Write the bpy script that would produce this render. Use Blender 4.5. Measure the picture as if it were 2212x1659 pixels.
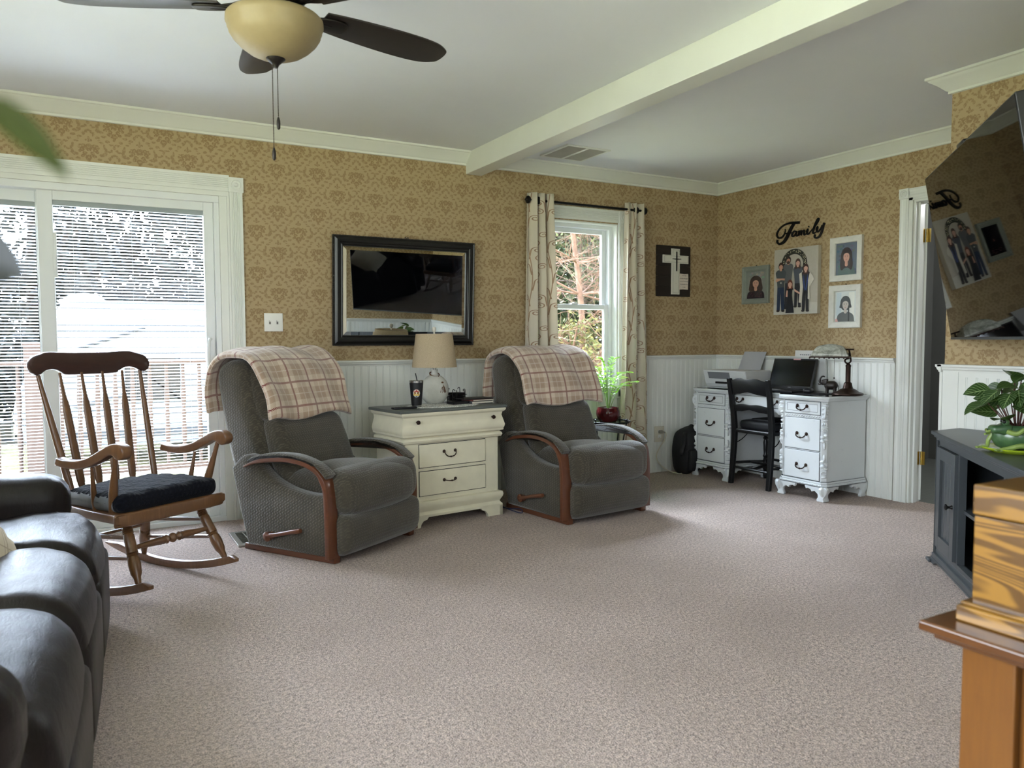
import bpy, math, random
from math import sin, cos, pi, radians as R, sqrt, atan2, hypot
from mathutils import Vector, Matrix
for o in list(bpy.data.objects): bpy.data.objects.remove(o)
SC = bpy.context.scene
COL = SC.collection
random.seed(7)

# ------------------------------------------------------------------ camera
CP = (-4.8568, -4.9777, 1.11215); YAW, PIT, ROL = 0.5132235, 0.0572685, -0.0035906
fw = Vector((sin(YAW)*cos(PIT), cos(YAW)*cos(PIT), -sin(PIT)))
rt = Vector((cos(YAW), -sin(YAW), 0)); up = rt.cross(fw)
rt, up = cos(ROL)*rt+sin(ROL)*up, -sin(ROL)*rt+cos(ROL)*up
cam = bpy.data.cameras.new('camera'); camo = bpy.data.objects.new('camera', cam); COL.objects.link(camo)
camo.matrix_world = Matrix(((rt.x, up.x, -fw.x, CP[0]), (rt.y, up.y, -fw.y, CP[1]), (rt.z, up.z, -fw.z, CP[2]), (0, 0, 0, 1)))
cam.sensor_width = 36; cam.lens = 26.988; cam.clip_start = 0.02; cam.clip_end = 300
cam.dof.use_dof = True; cam.dof.focus_distance = 4.2; cam.dof.aperture_fstop = 5.0
SC.camera = camo

# ------------------------------------------------------------------ world and exposure
SC.view_settings.view_transform = 'Standard'; SC.view_settings.look = 'None'
SC.view_settings.gamma = 1; SC.view_settings.use_curve_mapping = False
SC.view_settings.exposure = 0.82
W = bpy.data.worlds.new('overcast_sky'); SC.world = W; W.use_nodes = True
wn = W.node_tree; wn.nodes.clear()
wo = wn.nodes.new('ShaderNodeOutputWorld'); wb = wn.nodes.new('ShaderNodeBackground')
tc = wn.nodes.new('ShaderNodeTexCoord'); sep = wn.nodes.new('ShaderNodeSeparateXYZ')
rmp = wn.nodes.new('ShaderNodeValToRGB')
wn.links.new(tc.outputs['Generated'], sep.inputs[0]); wn.links.new(sep.outputs[2], rmp.inputs[0])
e = rmp.color_ramp.elements
e[0].position = 0.0; e[0].color = (0.86, 0.93, 1.0, 1); e[1].position = 0.7; e[1].color = (0.68, 0.82, 1.0, 1)
wn.links.new(rmp.outputs[0], wb.inputs[0])
# overcast sky with a brighter veil high in the north and another in the west
acc = None
for (dv_, pw_, k_) in (((.05, .78, .62), 5.0, 80.0), ((-.86, .16, .42), 4.0, 9.0)):
    dr_ = wn.nodes.new('ShaderNodeVectorMath'); dr_.operation = 'DOT_PRODUCT'; wn.links.new(tc.outputs['Generated'], dr_.inputs[0]); dr_.inputs[1].default_value = dv_
    m1 = wn.nodes.new('ShaderNodeMath'); m1.operation = 'MAXIMUM'; wn.links.new(dr_.outputs['Value'], m1.inputs[0]); m1.inputs[1].default_value = 0
    m2 = wn.nodes.new('ShaderNodeMath'); m2.operation = 'POWER'; wn.links.new(m1.outputs[0], m2.inputs[0]); m2.inputs[1].default_value = pw_
    m3 = wn.nodes.new('ShaderNodeMath'); m3.operation = 'MULTIPLY_ADD'; wn.links.new(m2.outputs[0], m3.inputs[0]); m3.inputs[1].default_value = k_
    if acc is None: m3.inputs[2].default_value = 3.8
    else: wn.links.new(acc.outputs[0], m3.inputs[2])
    acc = m3
wn.links.new(acc.outputs[0], wb.inputs[1])
wn.links.new(wb.outputs[0], wo.inputs[0])
# daylight portals in the openings (they only guide sampling of the sky)
def portal(name, loc, rot, sx, sy):
    l = bpy.data.lights.new(name, 'AREA'); l.shape = 'RECTANGLE'; l.size = sx; l.size_y = sy
    l.cycles.is_portal = True
    o = bpy.data.objects.new(name, l); COL.objects.link(o); o.location = loc; o.rotation_euler = rot
portal('portal_slider', (-4.98, .14, 1.0), (R(-90), 0, 0), 1.8, 1.95)
portal('portal_window', (-1.43, .16, 1.37), (R(-90), 0, 0), .74, 1.34)
portal('portal_west', (-6.36, -3.9, 1.35), (0, R(-90), 0), 1.7, 3.0)
portal('portal_south', (-3.7, -7.1, 1.45), (R(90), 0, 0), 2.6, 1.1)

# ------------------------------------------------------------------ node helpers
class V:
    def __init__(s, nt, k): s.nt = nt; s.k = k
    def _m(s, op, *a, clamp=False):
        n = s.nt.nodes.new('ShaderNodeMath'); n.operation = op; n.use_clamp = clamp
        for i, x in enumerate((s,)+a):
            if isinstance(x, V): s.nt.links.new(x.k, n.inputs[i])
            else: n.inputs[i].default_value = x
        return V(s.nt, n.outputs[0])
    def __add__(s, o): return s._m('ADD', o)
    def __sub__(s, o): return s._m('SUBTRACT', o)
    def __mul__(s, o): return s._m('MULTIPLY', o)
    def __truediv__(s, o): return s._m('DIVIDE', o)
    def ab(s): return s._m('ABSOLUTE')
    def fr(s): return s._m('FRACT')
    def fl(s): return s._m('FLOOR')
    def sn(s): return s._m('SINE')
    def pw(s, e): return s._m('POWER', e)
    def gt(s, o): return s._m('GREATER_THAN', o)
    def lt(s, o): return s._m('LESS_THAN', o)
    def mn(s, o): return s._m('MINIMUM', o)
    def mx(s, o): return s._m('MAXIMUM', o)
    def sg(s): return s._m('SIGN')
    def sq(s): return s._m('SQRT')
    def cl(s): return s._m('ADD', 0.0, clamp=True)
    def ss(s, a, b):
        n = s.nt.nodes.new('ShaderNodeMapRange'); n.interpolation_type = 'SMOOTHSTEP'
        s.nt.links.new(s.k, n.inputs[0]); n.inputs[1].default_value = a; n.inputs[2].default_value = b
        return V(s.nt, n.outputs[0])
def lin(c):
    return tuple((x/12.92 if x <= .04045 else ((x+.055)/1.055)**2.4) for x in (v/255 for v in c)) + (1,)
class Mat:
    def __init__(s, name, col=(200, 200, 200), rough=.6, metal=0, spec=.5, sheen=0, coat=0):
        s.m = bpy.data.materials.new(name); s.m.use_nodes = True; s.nt = s.m.node_tree
        s.b = s.nt.nodes['Principled BSDF']
        s.b.inputs['Base Color'].default_value = lin(col); s.b.inputs['Roughness'].default_value = rough
        s.b.inputs['Metallic'].default_value = metal; s.b.inputs['Specular IOR Level'].default_value = spec
        if sheen: s.b.inputs['Sheen Weight'].default_value = sheen
        if coat: s.b.inputs['Coat Weight'].default_value = coat; s.b.inputs['Coat Roughness'].default_value = .15
    def co(s, kind='Object'):
        n = s.nt.nodes.new('ShaderNodeTexCoord'); return n.outputs[kind]
    def xyz(s, kind='Object'):
        n = s.nt.nodes.new('ShaderNodeSeparateXYZ'); s.nt.links.new(s.co(kind), n.inputs[0])
        return [V(s.nt, n.outputs[i]) for i in range(3)]
    def mapv(s, scale=(1, 1, 1), loc=(0, 0, 0), rot=(0, 0, 0), kind='Object'):
        n = s.nt.nodes.new('ShaderNodeMapping'); s.nt.links.new(s.co(kind), n.inputs[0])
        n.inputs['Scale'].default_value = scale; n.inputs['Location'].default_value = loc; n.inputs['Rotation'].default_value = rot
        return n.outputs[0]
    def noise(s, scale=5, detail=2, rough=.5, vec=None, dist=0, out=0):
        n = s.nt.nodes.new('ShaderNodeTexNoise'); n.inputs['Scale'].default_value = scale; n.inputs['Detail'].default_value = detail
        n.inputs['Roughness'].default_value = rough; n.inputs['Distortion'].default_value = dist
        s.nt.links.new(vec if vec is not None else s.co(), n.inputs['Vector'])
        return V(s.nt, n.outputs[out])
    def voro(s, scale=5, vec=None, out=0):
        n = s.nt.nodes.new('ShaderNodeTexVoronoi'); n.inputs['Scale'].default_value = scale
        s.nt.links.new(vec if vec is not None else s.co(), n.inputs['Vector']); return V(s.nt, n.outputs[out])
    def mix(s, f, a, b):
        n = s.nt.nodes.new('ShaderNodeMix'); n.data_type = 'RGBA'
        if isinstance(f, V): s.nt.links.new(f.k, n.inputs[0])
        else: n.inputs[0].default_value = f
        for i, c in ((6, a), (7, b)):
            if isinstance(c, tuple): n.inputs[i].default_value = lin(c)
            else: s.nt.links.new(c, n.inputs[i])
        return n.outputs[2]
    def color(s, c): s.nt.links.new(c, s.b.inputs['Base Color']); return s
    def bump(s, h, strength=.3, dist=.01):
        n = s.nt.nodes.new('ShaderNodeBump'); n.inputs['Strength'].default_value = strength; n.inputs['Distance'].default_value = dist
        s.nt.links.new(h.k, n.inputs['Height']); s.nt.links.new(n.outputs[0], s.b.inputs['Normal']); return s
def plain(name, col, rough=.6, var=.08, nscale=8, bump=0, bscale=120, **k):
    m = Mat(name, col, rough, **k)
    d = tuple(max(0, c*(1-var)) for c in col); l = tuple(min(255, c*(1+var*.6)) for c in col)
    m.color(m.mix(m.noise(nscale, 3), d, l))
    if bump: m.bump(m.noise(bscale, 3), bump, .004)
    return m.m
def wood(name, dark, light, scale=9, axis=0, rough=.35, stretch=9, coat=.2, contrast=1.0):
    m = Mat(name, light, rough, coat=coat)
    sc = [stretch]*3; sc[axis] = 1
    v = m.mapv(tuple(sc))
    n = m.noise(scale*.35, 4, .6, v, 1.2); f = m.noise(scale*3, 3, .6, m.mapv(tuple(c*2.2 if i != axis else 1 for i, c in enumerate(sc))))
    g = (n*9.0).sn()*.5+.5
    t = (g*.45*contrast+f*.55).cl()
    m.color(m.mix(t, dark, light)); m.bump(f, .08, .002); return m.m
def wallpaper(name, hx):
    m = Mat(name, (190, 165, 120), .75, spec=.25)
    c = m.xyz(); P = .258
    nz = m.noise(38, 2, .5); nb = m.noise(90, 2, .6); nl = m.noise(16, 2, .5, None, 0)
    x = (c[hx]/P) + (nz-.5)*.05; z = (c[2]/P) + (nb-.5)*.06
    u = (x.fr()-.5).ab(); v = z.fr()-.5
    k = (u+v.ab()).gt(.5)
    u2 = u + k*((u*-2.0)+.5); v2 = v - k*(v.sg()*.5)
    def el(cu, cv, ru, rv):
        a = (u2-cu)/ru; b = (v2-cv)/rv
        return (a*a+b*b)*-1.0+1.0
    def un(l):
        r = l[0]
        for q in l[1:]: r = r.mx(q)
        return r
    head = un([el(0, .225, .022, .05), el(.045, .185, .03, .024), el(0, .165, .03, .02), el(0, .03, .085, .085), el(.105, .055, .05, .05),
               el(.165, .07, .035, .018), el(.13, -.02, .055, .055), el(.17, -.065, .04, .03), el(.075, -.1, .05, .05), el(.11, -.16, .045, .035), el(.19, .02, .03, .03), el(0, -.19, .075, .07), el(0, -.27, .03, .035)])
    ring = un([el(.26, -.125, .075, .035), el(.315, -.09, .05, .05), el(.33, -.02, .035, .075), el(.30, .06, .028, .07), el(.21, -.215, .06, .03),
               el(.13, -.31, .05, .035), el(.06, -.375, .06, .025), el(0, -.43, .035, .05), el(.24, .15, .05, .025), el(.17, .25, .05, .03), el(.09, .32, .035, .05), el(.2, .2, .03, .015),
               el(.40, -.03, .05, .025), el(.45, 0, .03, .03), el(0, .40, .05, .03), el(.05, .37, .03, .04)])
    nv = m.noise(150, 2, .6); edge = (nb-.5)*1.4+(nv-.5)*1.3
    mask = ((head+edge).ss(.0, .35)).mx((ring+edge).ss(.0, .5)*.85)
    # engraved veins
    veins = (((u2*60.0)+(nl*14.0)).sn()*((v2*52.0)+(nz*9.0)).sn()).ss(-.1, .75)
    rose = ((u2*u2+(v2-.03)*(v2-.03)).sq()-.042).ab().lt(.010)
    mask = (mask*(veins*-.45+1.0)).mx(rose*.8)
    mask = mask * ((head-.93).lt(0)*.5+.5)
    m.color(m.mix(mask*.9, (174, 154, 119), (143, 119, 85)))
    m.bump(nb, .04, .002)
    return m.m

# ------------------------------------------------------------------ mesh builder
class MB:
    def __init__(s): s.v = []; s.f = []; s.mi = []; s.uv = []
    def add(s, vs, fs, mi=0, uvs=None):
        k = len(s.v); s.v += [tuple(v) for v in vs]
        for j, f in enumerate(fs):
            s.f.append(tuple(i+k for i in f)); s.mi.append(mi)
            s.uv.append(uvs[j] if uvs else None)
        return s
    def box(s, x0, x1, y0, y1, z0, z1, mi=0, M=None):
        vs = [(x, y, z) for z in (z0, z1) for y in (y0, y1) for x in (x0, x1)]
        if M is not None: vs = [M @ Vector(v) for v in vs]
        return s.add(vs, [(0, 2, 3, 1), (4, 5, 7, 6), (0, 1, 5, 4), (2, 6, 7, 3), (0, 4, 6, 2), (1, 3, 7, 5)], mi)
    def tube(s, pts, rad, n=8, mi=0, closed=False, flat=1.0, upv=None):
        pts = [Vector(p) for p in pts]; m = len(pts)
        if not isinstance(rad, (list, tuple)): rad = [rad]*m
        vs = []; fs = []
        prev = None
        for i, p in enumerate(pts):
            a = pts[(i-1) % m] if (closed or i > 0) else p; b = pts[(i+1) % m] if (closed or i < m-1) else p
            t = (b-a).normalized() if (b-a).length > 1e-9 else Vector((0, 0, 1))
            if upv is not None: nrm = Vector(upv)
            else: nrm = prev if prev is not None else (Vector((0, 0, 1)) if abs(t.z) < .9 else Vector((0, 1, 0)))
            nrm = (nrm - t*nrm.dot(t))
            if nrm.length < 1e-6: nrm = t.orthogonal()
            nrm.normalize(); bn = t.cross(nrm); prev = nrm
            for j in range(n):
                an = 2*pi*j/n; vs.append(p+rad[i]*(cos(an)*nrm*flat+sin(an)*bn))
        L = m if closed else m-1
        for i in range(L):
            for j in range(n):
                a = i*n+j; b = i*n+(j+1) % n; c = ((i+1) % m)*n+(j+1) % n; d = ((i+1) % m)*n+j
                fs.append((a, b, c, d))
        if not closed: fs += [tuple(range(n-1, -1, -1)), tuple((m-1)*n+j for j in range(n))]
        return s.add(vs, fs, mi)
    def cyl(s, p0, p1, r0, r1=None, n=16, mi=0): return s.tube([p0, p1], [r0, r0 if r1 is None else r1], n, mi)
    def lathe(s, prof, c=(0, 0, 0), n=24, mi=0, M=None, cap=True):
        vs = []; fs = []; m = len(prof)
        for r, z in prof:
            for j in range(n):
                a = 2*pi*j/n; vs.append(Vector((r*cos(a), r*sin(a), z)))
        if M is not None: vs = [M @ v for v in vs]
        vs = [v+Vector(c) for v in vs]
        for i in range(m-1):
            for j in range(n):
                fs.append((i*n+j, i*n+(j+1) % n, (i+1)*n+(j+1) % n, (i+1)*n+j))
        if cap: fs += [tuple(range(n-1, -1, -1)), tuple((m-1)*n+j for j in range(n))]
        return s.add(vs, fs, mi)
    def prism(s, poly, a0, a1, plane='yz', bev=0, mi=0, M=None):
        """poly 2d outline extruded along the missing axis, rounded by bev"""
        n = len(poly)
        ar = sum(poly[i][0]*poly[(i+1) % n][1]-poly[(i+1) % n][0]*poly[i][1] for i in range(n))
        if ar < 0: poly = poly[::-1]
        def inset(d):
            if d == 0: return poly
            out = []
            for i in range(n):
                p0, p1, p2 = poly[i-1], poly[i], poly[(i+1) % n]
                e1 = (p1[0]-p0[0], p1[1]-p0[1]); e2 = (p2[0]-p1[0], p2[1]-p1[1])
                l1 = hypot(*e1) or 1; l2 = hypot(*e2) or 1
                n1 = (-e1[1]/l1, e1[0]/l1); n2 = (-e2[1]/l2, e2[0]/l2)
                bx, by = n1[0]+n2[0], n1[1]+n2[1]; bl = hypot(bx, by) or 1; bx /= bl; by /= bl
                k = d/max(.5, n1[0]*bx+n1[1]*by); out.append((p1[0]+bx*k, p1[1]+by*k))
            return out
        rings = [(a0, 0), (a1, 0)] if not bev else [(a0, bev), (a0+bev*.3, bev*.3), (a0+bev, 0), (a1-bev, 0), (a1-bev*.3, bev*.3), (a1, bev)]
        vs = []; fs = []
        for a, d in rings:
            for (p, q) in inset(d):
                vs.append({'yz': (a, p, q), 'xz': (p, -a, q), 'xy': (p, q, a)}[plane])
        if M is not None: vs = [M @ Vector(v) for v in vs]
        m = len(rings)
        for i in range(m-1):
            for j in range(n): fs.append((i*n+j, i*n+(j+1) % n, (i+1)*n+(j+1) % n, (i+1)*n+j))
        fs += [tuple(range(n-1, -1, -1)), tuple((m-1)*n+j for j in range(n))]
        return s.add(vs, fs, mi)
    def grid(s, fn, nu, nv, mi=0, uvfn=None, cu=False):
        vs = [fn(i/nu, j/nv) for j in range(nv+1) for i in range(nu+(0 if cu else 1))]
        w = nu if cu else nu+1; fs = []; uvs = []
        for j in range(nv):
            for i in range(nu):
                i2 = (i+1) % w if cu else i+1
                fs.append((j*w+i, j*w+i2, (j+1)*w+i2, (j+1)*w+i))
                if uvfn: uvs.append([uvfn(i/nu, j/nv), uvfn((i+1)/nu, j/nv), uvfn((i+1)/nu, (j+1)/nv), uvfn(i/nu, (j+1)/nv)])
        return s.add(vs, fs, mi, uvs or None)
    def rbox(s, c, h, r=.03, n=5, k=3, puff=(0, 0, 0), mi=0, M=None, fn=None):
        ax = []
        for i in range(3):
            q = h[i]-r; cs = [q+r*t for t in [1-cos(pi/2*j/k)*1.0 if False else sin(pi/2*j/k) for j in range(k+1)]]
            mid = [-q+2*q*j/n for j in range(1, n)]
            ax.append([-t for t in cs[::-1]]+mid+cs)
        def mp(x, y, z):
            p = [x, y, z]; inn = [max(-(h[i]-r), min(h[i]-r, p[i])) for i in range(3)]
            d = [p[i]-inn[i] for i in range(3)]; l = sqrt(sum(t*t for t in d)) or 1
            o = [inn[i]+d[i]/l*r if l > 0 else p[i] for i in range(3)]
            w = [1-(o[i]/h[i])**2 for i in range(3)]
            o = [o[0]+math.copysign(puff[0]*max(0, w[1])*max(0, w[2]), x)*(abs(x)/h[0]), o[1]+math.copysign(puff[1]*max(0, w[0])*max(0, w[2]), y)*(abs(y)/h[1]), o[2]+math.copysign(puff[2]*max(0, w[0])*max(0, w[1]), z)*(abs(z)/h[2])]
            if fn: o = fn(*o)
            v = Vector((o[0]+c[0], o[1]+c[1], o[2]+c[2]))
            return M @ v if M is not None else v
        idx = {}; vs = []; fs = []
        def vi(i, j, k_):
            if (i, j, k_) not in idx: idx[(i, j, k_)] = len(vs); vs.append(mp(ax[0][i], ax[1][j], ax[2][k_]))
            return idx[(i, j, k_)]
        A, B, C_ = (len(a)-1 for a in ax)
        for i in range(A):
            for j in range(B):
                fs.append((vi(i, j, 0), vi(i, j+1, 0), vi(i+1, j+1, 0), vi(i+1, j, 0))); fs.append((vi(i, j, C_), vi(i+1, j, C_), vi(i+1, j+1, C_), vi(i, j+1, C_)))
        for i in range(A):
            for j in range(C_):
                fs.append((vi(i, 0, j), vi(i+1, 0, j), vi(i+1, 0, j+1), vi(i, 0, j+1))); fs.append((vi(i, B, j), vi(i, B, j+1), vi(i+1, B, j+1), vi(i+1, B, j)))
        for i in range(B):
            for j in range(C_):
                fs.append((vi(0, i, j), vi(0, i, j+1), vi(0, i+1, j+1), vi(0, i+1, j))); fs.append((vi(A, i, j), vi(A, i+1, j), vi(A, i+1, j+1), vi(A, i, j+1)))
        return s.add(vs, fs, mi)
    def build(s, name, mats, parent=None, smooth=True, ang=40, bevel=0, solid=0, sub=0, bseg=2):
        me = bpy.data.meshes.new(name); me.from_pydata(s.v, [], s.f); me.validate(clean_customdata=False) if False else None
        if not isinstance(mats, (list, tuple)): mats = [mats]
        for m in mats: me.materials.append(m)
        me.polygons.foreach_set('material_index', s.mi)
        if any(u is not None for u in s.uv):
            uvl = me.uv_layers.new(name='UVMap')
            for p, u in zip(me.polygons, s.uv):
                if u:
                    for li, q in zip(p.loop_indices, u): uvl.data[li].uv = q
        me.update()
        if smooth:
            me.polygons.foreach_set('use_smooth', [True]*len(me.polygons)); me.set_sharp_from_angle(angle=R(ang))
        o = bpy.data.objects.new(name, me); COL.objects.link(o)
        if bevel:
            b = o.modifiers.new('bevel', 'BEVEL'); b.width = bevel; b.segments = bseg; b.limit_method = 'ANGLE'; b.angle_limit = R(35); b.harden_normals = False
        if solid:
            b = o.modifiers.new('solid', 'SOLIDIFY'); b.thickness = solid; b.offset = 0
        if sub:
            b = o.modifiers.new('sub', 'SUBSURF'); b.levels = sub; b.render_levels = sub
        if parent is not None: o.parent = parent
        return o
def thing(name, label, cat, loc=(0, 0, 0), rz=0, group=None, rot=None):
    o = bpy.data.objects.new(name, None); COL.objects.link(o); o.empty_display_size = .05
    o.location = loc; o.rotation_euler = rot if rot else (0, 0, R(rz)); o['label'] = label; o['category'] = cat
    if group: o['group'] = group
    return o
def tag(o, label, cat, group=None):
    o['label'] = label; o['category'] = cat
    if group: o['group'] = group
    return o
def struct(o): o['kind'] = 'structure'; return o
def crv(pts, n=6, closed=False):
    """Catmull-Rom through 2d/3d points"""
    P = [Vector(p) for p in pts]; out = []; m = len(P)
    L = m if closed else m-1
    for i in range(L):
        p0 = P[(i-1) % m] if closed or i > 0 else P[0]; p1 = P[i]; p2 = P[(i+1) % m]; p3 = P[(i+2) % m] if closed or i < m-2 else P[-1]
        for j in range(n):
            t = j/n
            out.append(.5*((2*p1)+(p2-p0)*t+(2*p0-5*p1+4*p2-p3)*t*t+(3*p1-p0-3*p2+p3)*t**3))
    if not closed: out.append(P[-1])
    return [tuple(v) for v in out]
def ribbon(mb, pts, w, d0, d1, mapf, mi=0):
    """stroke of varying width extruded between depths d0 and d1; mapf(u,v,d) places it"""
    m = len(pts)
    if not isinstance(w, (list, tuple)): w = [w]*m
    vs = []; fs = []
    for i, p in enumerate(pts):
        a = pts[max(0, i-1)]; b = pts[min(m-1, i+1)]; dx, dy = b[0]-a[0], b[1]-a[1]; l = hypot(dx, dy) or 1
        nx, ny = -dy/l*w[i]/2, dx/l*w[i]/2
        for (s_, d) in ((1, d0), (-1, d0), (-1, d1), (1, d1)): vs.append(mapf(p[0]+s_*nx, p[1]+s_*ny, d))
    for i in range(m-1):
        for j in range(4): fs.append((i*4+j, i*4+(j+1) % 4, (i+1)*4+(j+1) % 4, (i+1)*4+j))
    fs += [(3, 2, 1, 0), tuple((m-1)*4+j for j in range(4))]
    mb.add(vs, fs, mi)
def ellipse(cx, cy, rx, ry, n=20, a0=0): return [(cx+rx*cos(a0+2*pi*i/n), cy+ry*sin(a0+2*pi*i/n)) for i in range(n)]
# ------------------------------------------------------------------ shared materials
M_ceil = plain('ceiling_paint', (230, 233, 238), .85, .015, 3, .05, 60)
M_trim = plain('white_trim_paint', (225, 228, 222), .35, .02, 6)
M_wains = plain('white_beadboard', (226, 228, 222), .45, .02, 5)
M_wpA = wallpaper('damask_wallpaper_north', 0); M_wpB = wallpaper('damask_wallpaper_east', 1)
M_black = plain('black_paint', (22, 22, 22), .4, .1)
M_iron = plain('wrought_iron', (24, 23, 22), .45, .15, metal=.6)
M_bronze = plain('oil_rubbed_bronze', (58, 44, 38), .38, .2, 60, metal=.8)
M_vinyl = plain('white_vinyl', (226, 230, 230), .35, .01)
mm = Mat('carpet_pile', (178, 162, 150), .95, spec=.1, sheen=.3)
n1 = mm.noise(230, 3, .7); n2 = mm.noise(75, 2, .6); n3 = mm.noise(2.2, 3, .6); v1 = mm.voro(170)
c1 = mm.mix((n1*1.3+n2*.6-.45).ss(.25, .75), (112, 92, 81), (240, 217, 202))
c2 = mm.mix(n3.ss(.3, .7)*.35, c1, (156, 136, 122))
mm.color(c2); mm.bump(n1*.6+n2*.7+v1*.3, .9, .02); M_carpet = mm.m
def glass(name, tint=(255, 255, 255), refl=.06):
    m = bpy.data.materials.new(name); m.use_nodes = True; nt = m.node_tree; nt.nodes.clear()
    o = nt.nodes.new('ShaderNodeOutputMaterial'); mx = nt.nodes.new('ShaderNodeMixShader')
    t = nt.nodes.new('ShaderNodeBsdfTransparent'); g = nt.nodes.new('ShaderNodeBsdfGlossy'); fr = nt.nodes.new('ShaderNodeFresnel')
    t.inputs[0].default_value = lin(tint); g.inputs['Roughness'].default_value = .01; fr.inputs[0].default_value = 1.25
    nt.links.new(fr.outputs[0], mx.inputs[0]); nt.links.new(t.outputs[0], mx.inputs[1]); nt.links.new(g.outputs[0], mx.inputs[2]); nt.links.new(mx.outputs[0], o.inputs[0])
    return m
M_glass = glass('window_glass')

# ------------------------------------------------------------------ floor, ceiling, walls
ZC = 2.435; XW = -6.3; YS = -7.1
b = MB(); b.box(XW-.2, .12, YS, .12, -.12, 0); struct(b.build('floor', M_carpet, smooth=False))
b = MB(); b.box(XW-.2, 2.2, YS, .16, ZC, ZC+.2); struct(b.build('ceiling', M_ceil, smooth=False))
SX0, SX1, SZ = -5.88, -4.09, 1.99       # slider opening
WX0, WX1, WZ0, WZ1 = -1.80, -1.075, .73, 2.03   # window opening
b = MB()
for (x0, x1, z0, z1) in ((XW-.2, SX0, 0, ZC), (SX0, SX1, SZ, ZC), (SX1, WX0, 0, ZC), (WX0, WX1, 0, WZ0), (WX0, WX1, WZ1, ZC), (WX1, .16, 0, ZC)):
    b.box(x0, x1, 0, .16, z0, z1)
struct(b.build('wall_north', M_wpA, smooth=False))
DY0, DY1, DZ = -2.57, -1.80, 2.035
b = MB(); b.box(0, .12, DY1, 0, 0, ZC); b.box(0, .12, DY0, DY1, DZ, ZC); b.box(0, .12, YS, DY0, 0, ZC)
struct(b.build('wall_east', M_wpB, smooth=False))
b = MB(); b.box(-.96, 0, -4.04, -2.62, 0, ZC); struct(b.build('wall_east_nook', M_wpB, smooth=False))
b = MB(); b.box(-2.1, -.96, -4.16, -4.04, 0, ZC); struct(b.build('wall_south', M_wpA, smooth=False))
b = MB(); b.box(XW-.16, XW, -2.3, .0, 0, ZC); b.box(XW-.16, XW, -5.4, -2.3, 0, .5); b.box(XW-.16, XW, -5.4, -2.3, 2.2, ZC); b.box(XW-.16, XW, YS, -5.4, 0, ZC)
struct(b.build('wall_west', M_wpB, smooth=False))
b = MB(); b.box(XW, -5.0, YS, YS+.1, 0, ZC); b.box(-2.4, 0, YS, YS+.1, 0, ZC); b.box(-5.0, -2.4, YS, YS+.1, 0, .9); b.box(-5.0, -2.4, YS, YS+.1, 2.0, ZC)
struct(b.build('wall_far_south', plain('cream_wall', (214, 205, 185), .8, .02), smooth=False))
# crown moulding profile (out from wall, down from ceiling)
CR = [(0, 0), (.092, 0), (.092, -.012), (.082, -.016), (.078, -.022), (.066, -.03), (.048, -.044), (.034, -.058), (.026, -.066), (.022, -.070), (.014, -.074), (.014, -.086), (0, -.088)]
def crown_line(mb, p0, p1, nrm, m0=0, m1=0):
    """m0/m1: extra length per unit projection for mitres"""
    d = Vector(p1)-Vector(p0); d.normalize(); n = Vector(nrm); vs = []; k = len(CR)
    for (p, m, sg) in ((p0, m0, -1), (p1, m1, 1)):
        for (a, z) in CR: vs.append(Vector(p)+n*a+d*(sg*m*a)+Vector((0, 0, z)))
    fs = [(i, (i+1) % k, k+(i+1) % k, k+i) for i in range(k)]+[tuple(range(k-1, -1, -1)), tuple(range(k, 2*k))]
    mb.add(vs, fs)
b = MB(); crown_line(b, (XW, 0, ZC), (0, 0, ZC), (0, -1, 0), -1, -1); struct(b.build('trim_1', M_trim, ang=25))
b = MB(); crown_line(b, (0, 0, ZC), (0, -2.62, ZC), (-1, 0, 0), -1, -1); struct(b.build('trim_2', M_trim, ang=25))
b = MB(); crown_line(b, (-.96, -2.62, ZC), (-.96, -4.04, ZC), (-1, 0, 0), 1, -1); crown_line(b, (0, -2.62, ZC), (-.96, -2.62, ZC), (0, 1, 0), -1, 1)
crown_line(b, (-.96, -4.04, ZC), (-2.1, -4.04, ZC), (0, 1, 0), -1, 1); struct(b.build('trim_3', M_trim, ang=25))
# ceiling beam: a cased beam with a ledger strip on its far side
b = MB(); b.box(-2.425, -2.30, -4.6, -.005, 2.288, ZC); b.box(-2.30, -2.275, -4.6, -.005, 2.30, 2.322); b.box(-2.30, -2.262, -4.6, -.005, 2.385, ZC)
struct(b.build('trim_4', M_trim, smooth=False, bevel=.003))
# wainscot: tongue and groove boards with a chair rail
def wains(mb, a0, a1, plane, wall, sgn, ztop=.945, pitch=.0508):
    """vertical V-grooved board; plane 'x' runs along x at y=wall, 'y' runs along y at x=wall; sgn: side it stands out on"""
    n = int((a1-a0)/pitch); P = []
    g = .0022; dp = .010
    P.append((a0, dp))
    a = a0+pitch*.5
    while a < a1-.01:
        for q in (0, .008): P += [(a+q-g, dp), (a+q, dp-.0035), (a+q+g, dp)]
        a += pitch
    P.append((a1, dp))
    vs = []; fs = []
    for (a, d) in P:
        for z in (0, ztop):
            vs.append((a, wall+sgn*d, z) if plane == 'x' else (wall+sgn*d, a, z))
    for i in range(len(P)-1): fs.append((2*i, 2*i+2, 2*i+3, 2*i+1) if (sgn < 0) == (plane == 'x') else (2*i, 2*i+1, 2*i+3, 2*i+2))
    k = len(vs); e = wall
    for a in (a0, a1):
        for z in (0, ztop): vs.append((a, e, z) if plane == 'x' else (e, a, z))
    fs += [(0, 1, k+1, k), (k-2, k+2, k+3, k-1)]
    mb.add(vs, fs)
RAIL = [(0, 0), (.012, 0), (.014, .008), (.022, .014), (.024, .022), (.032, .028), (.032, .038), (0, .040)]
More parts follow.
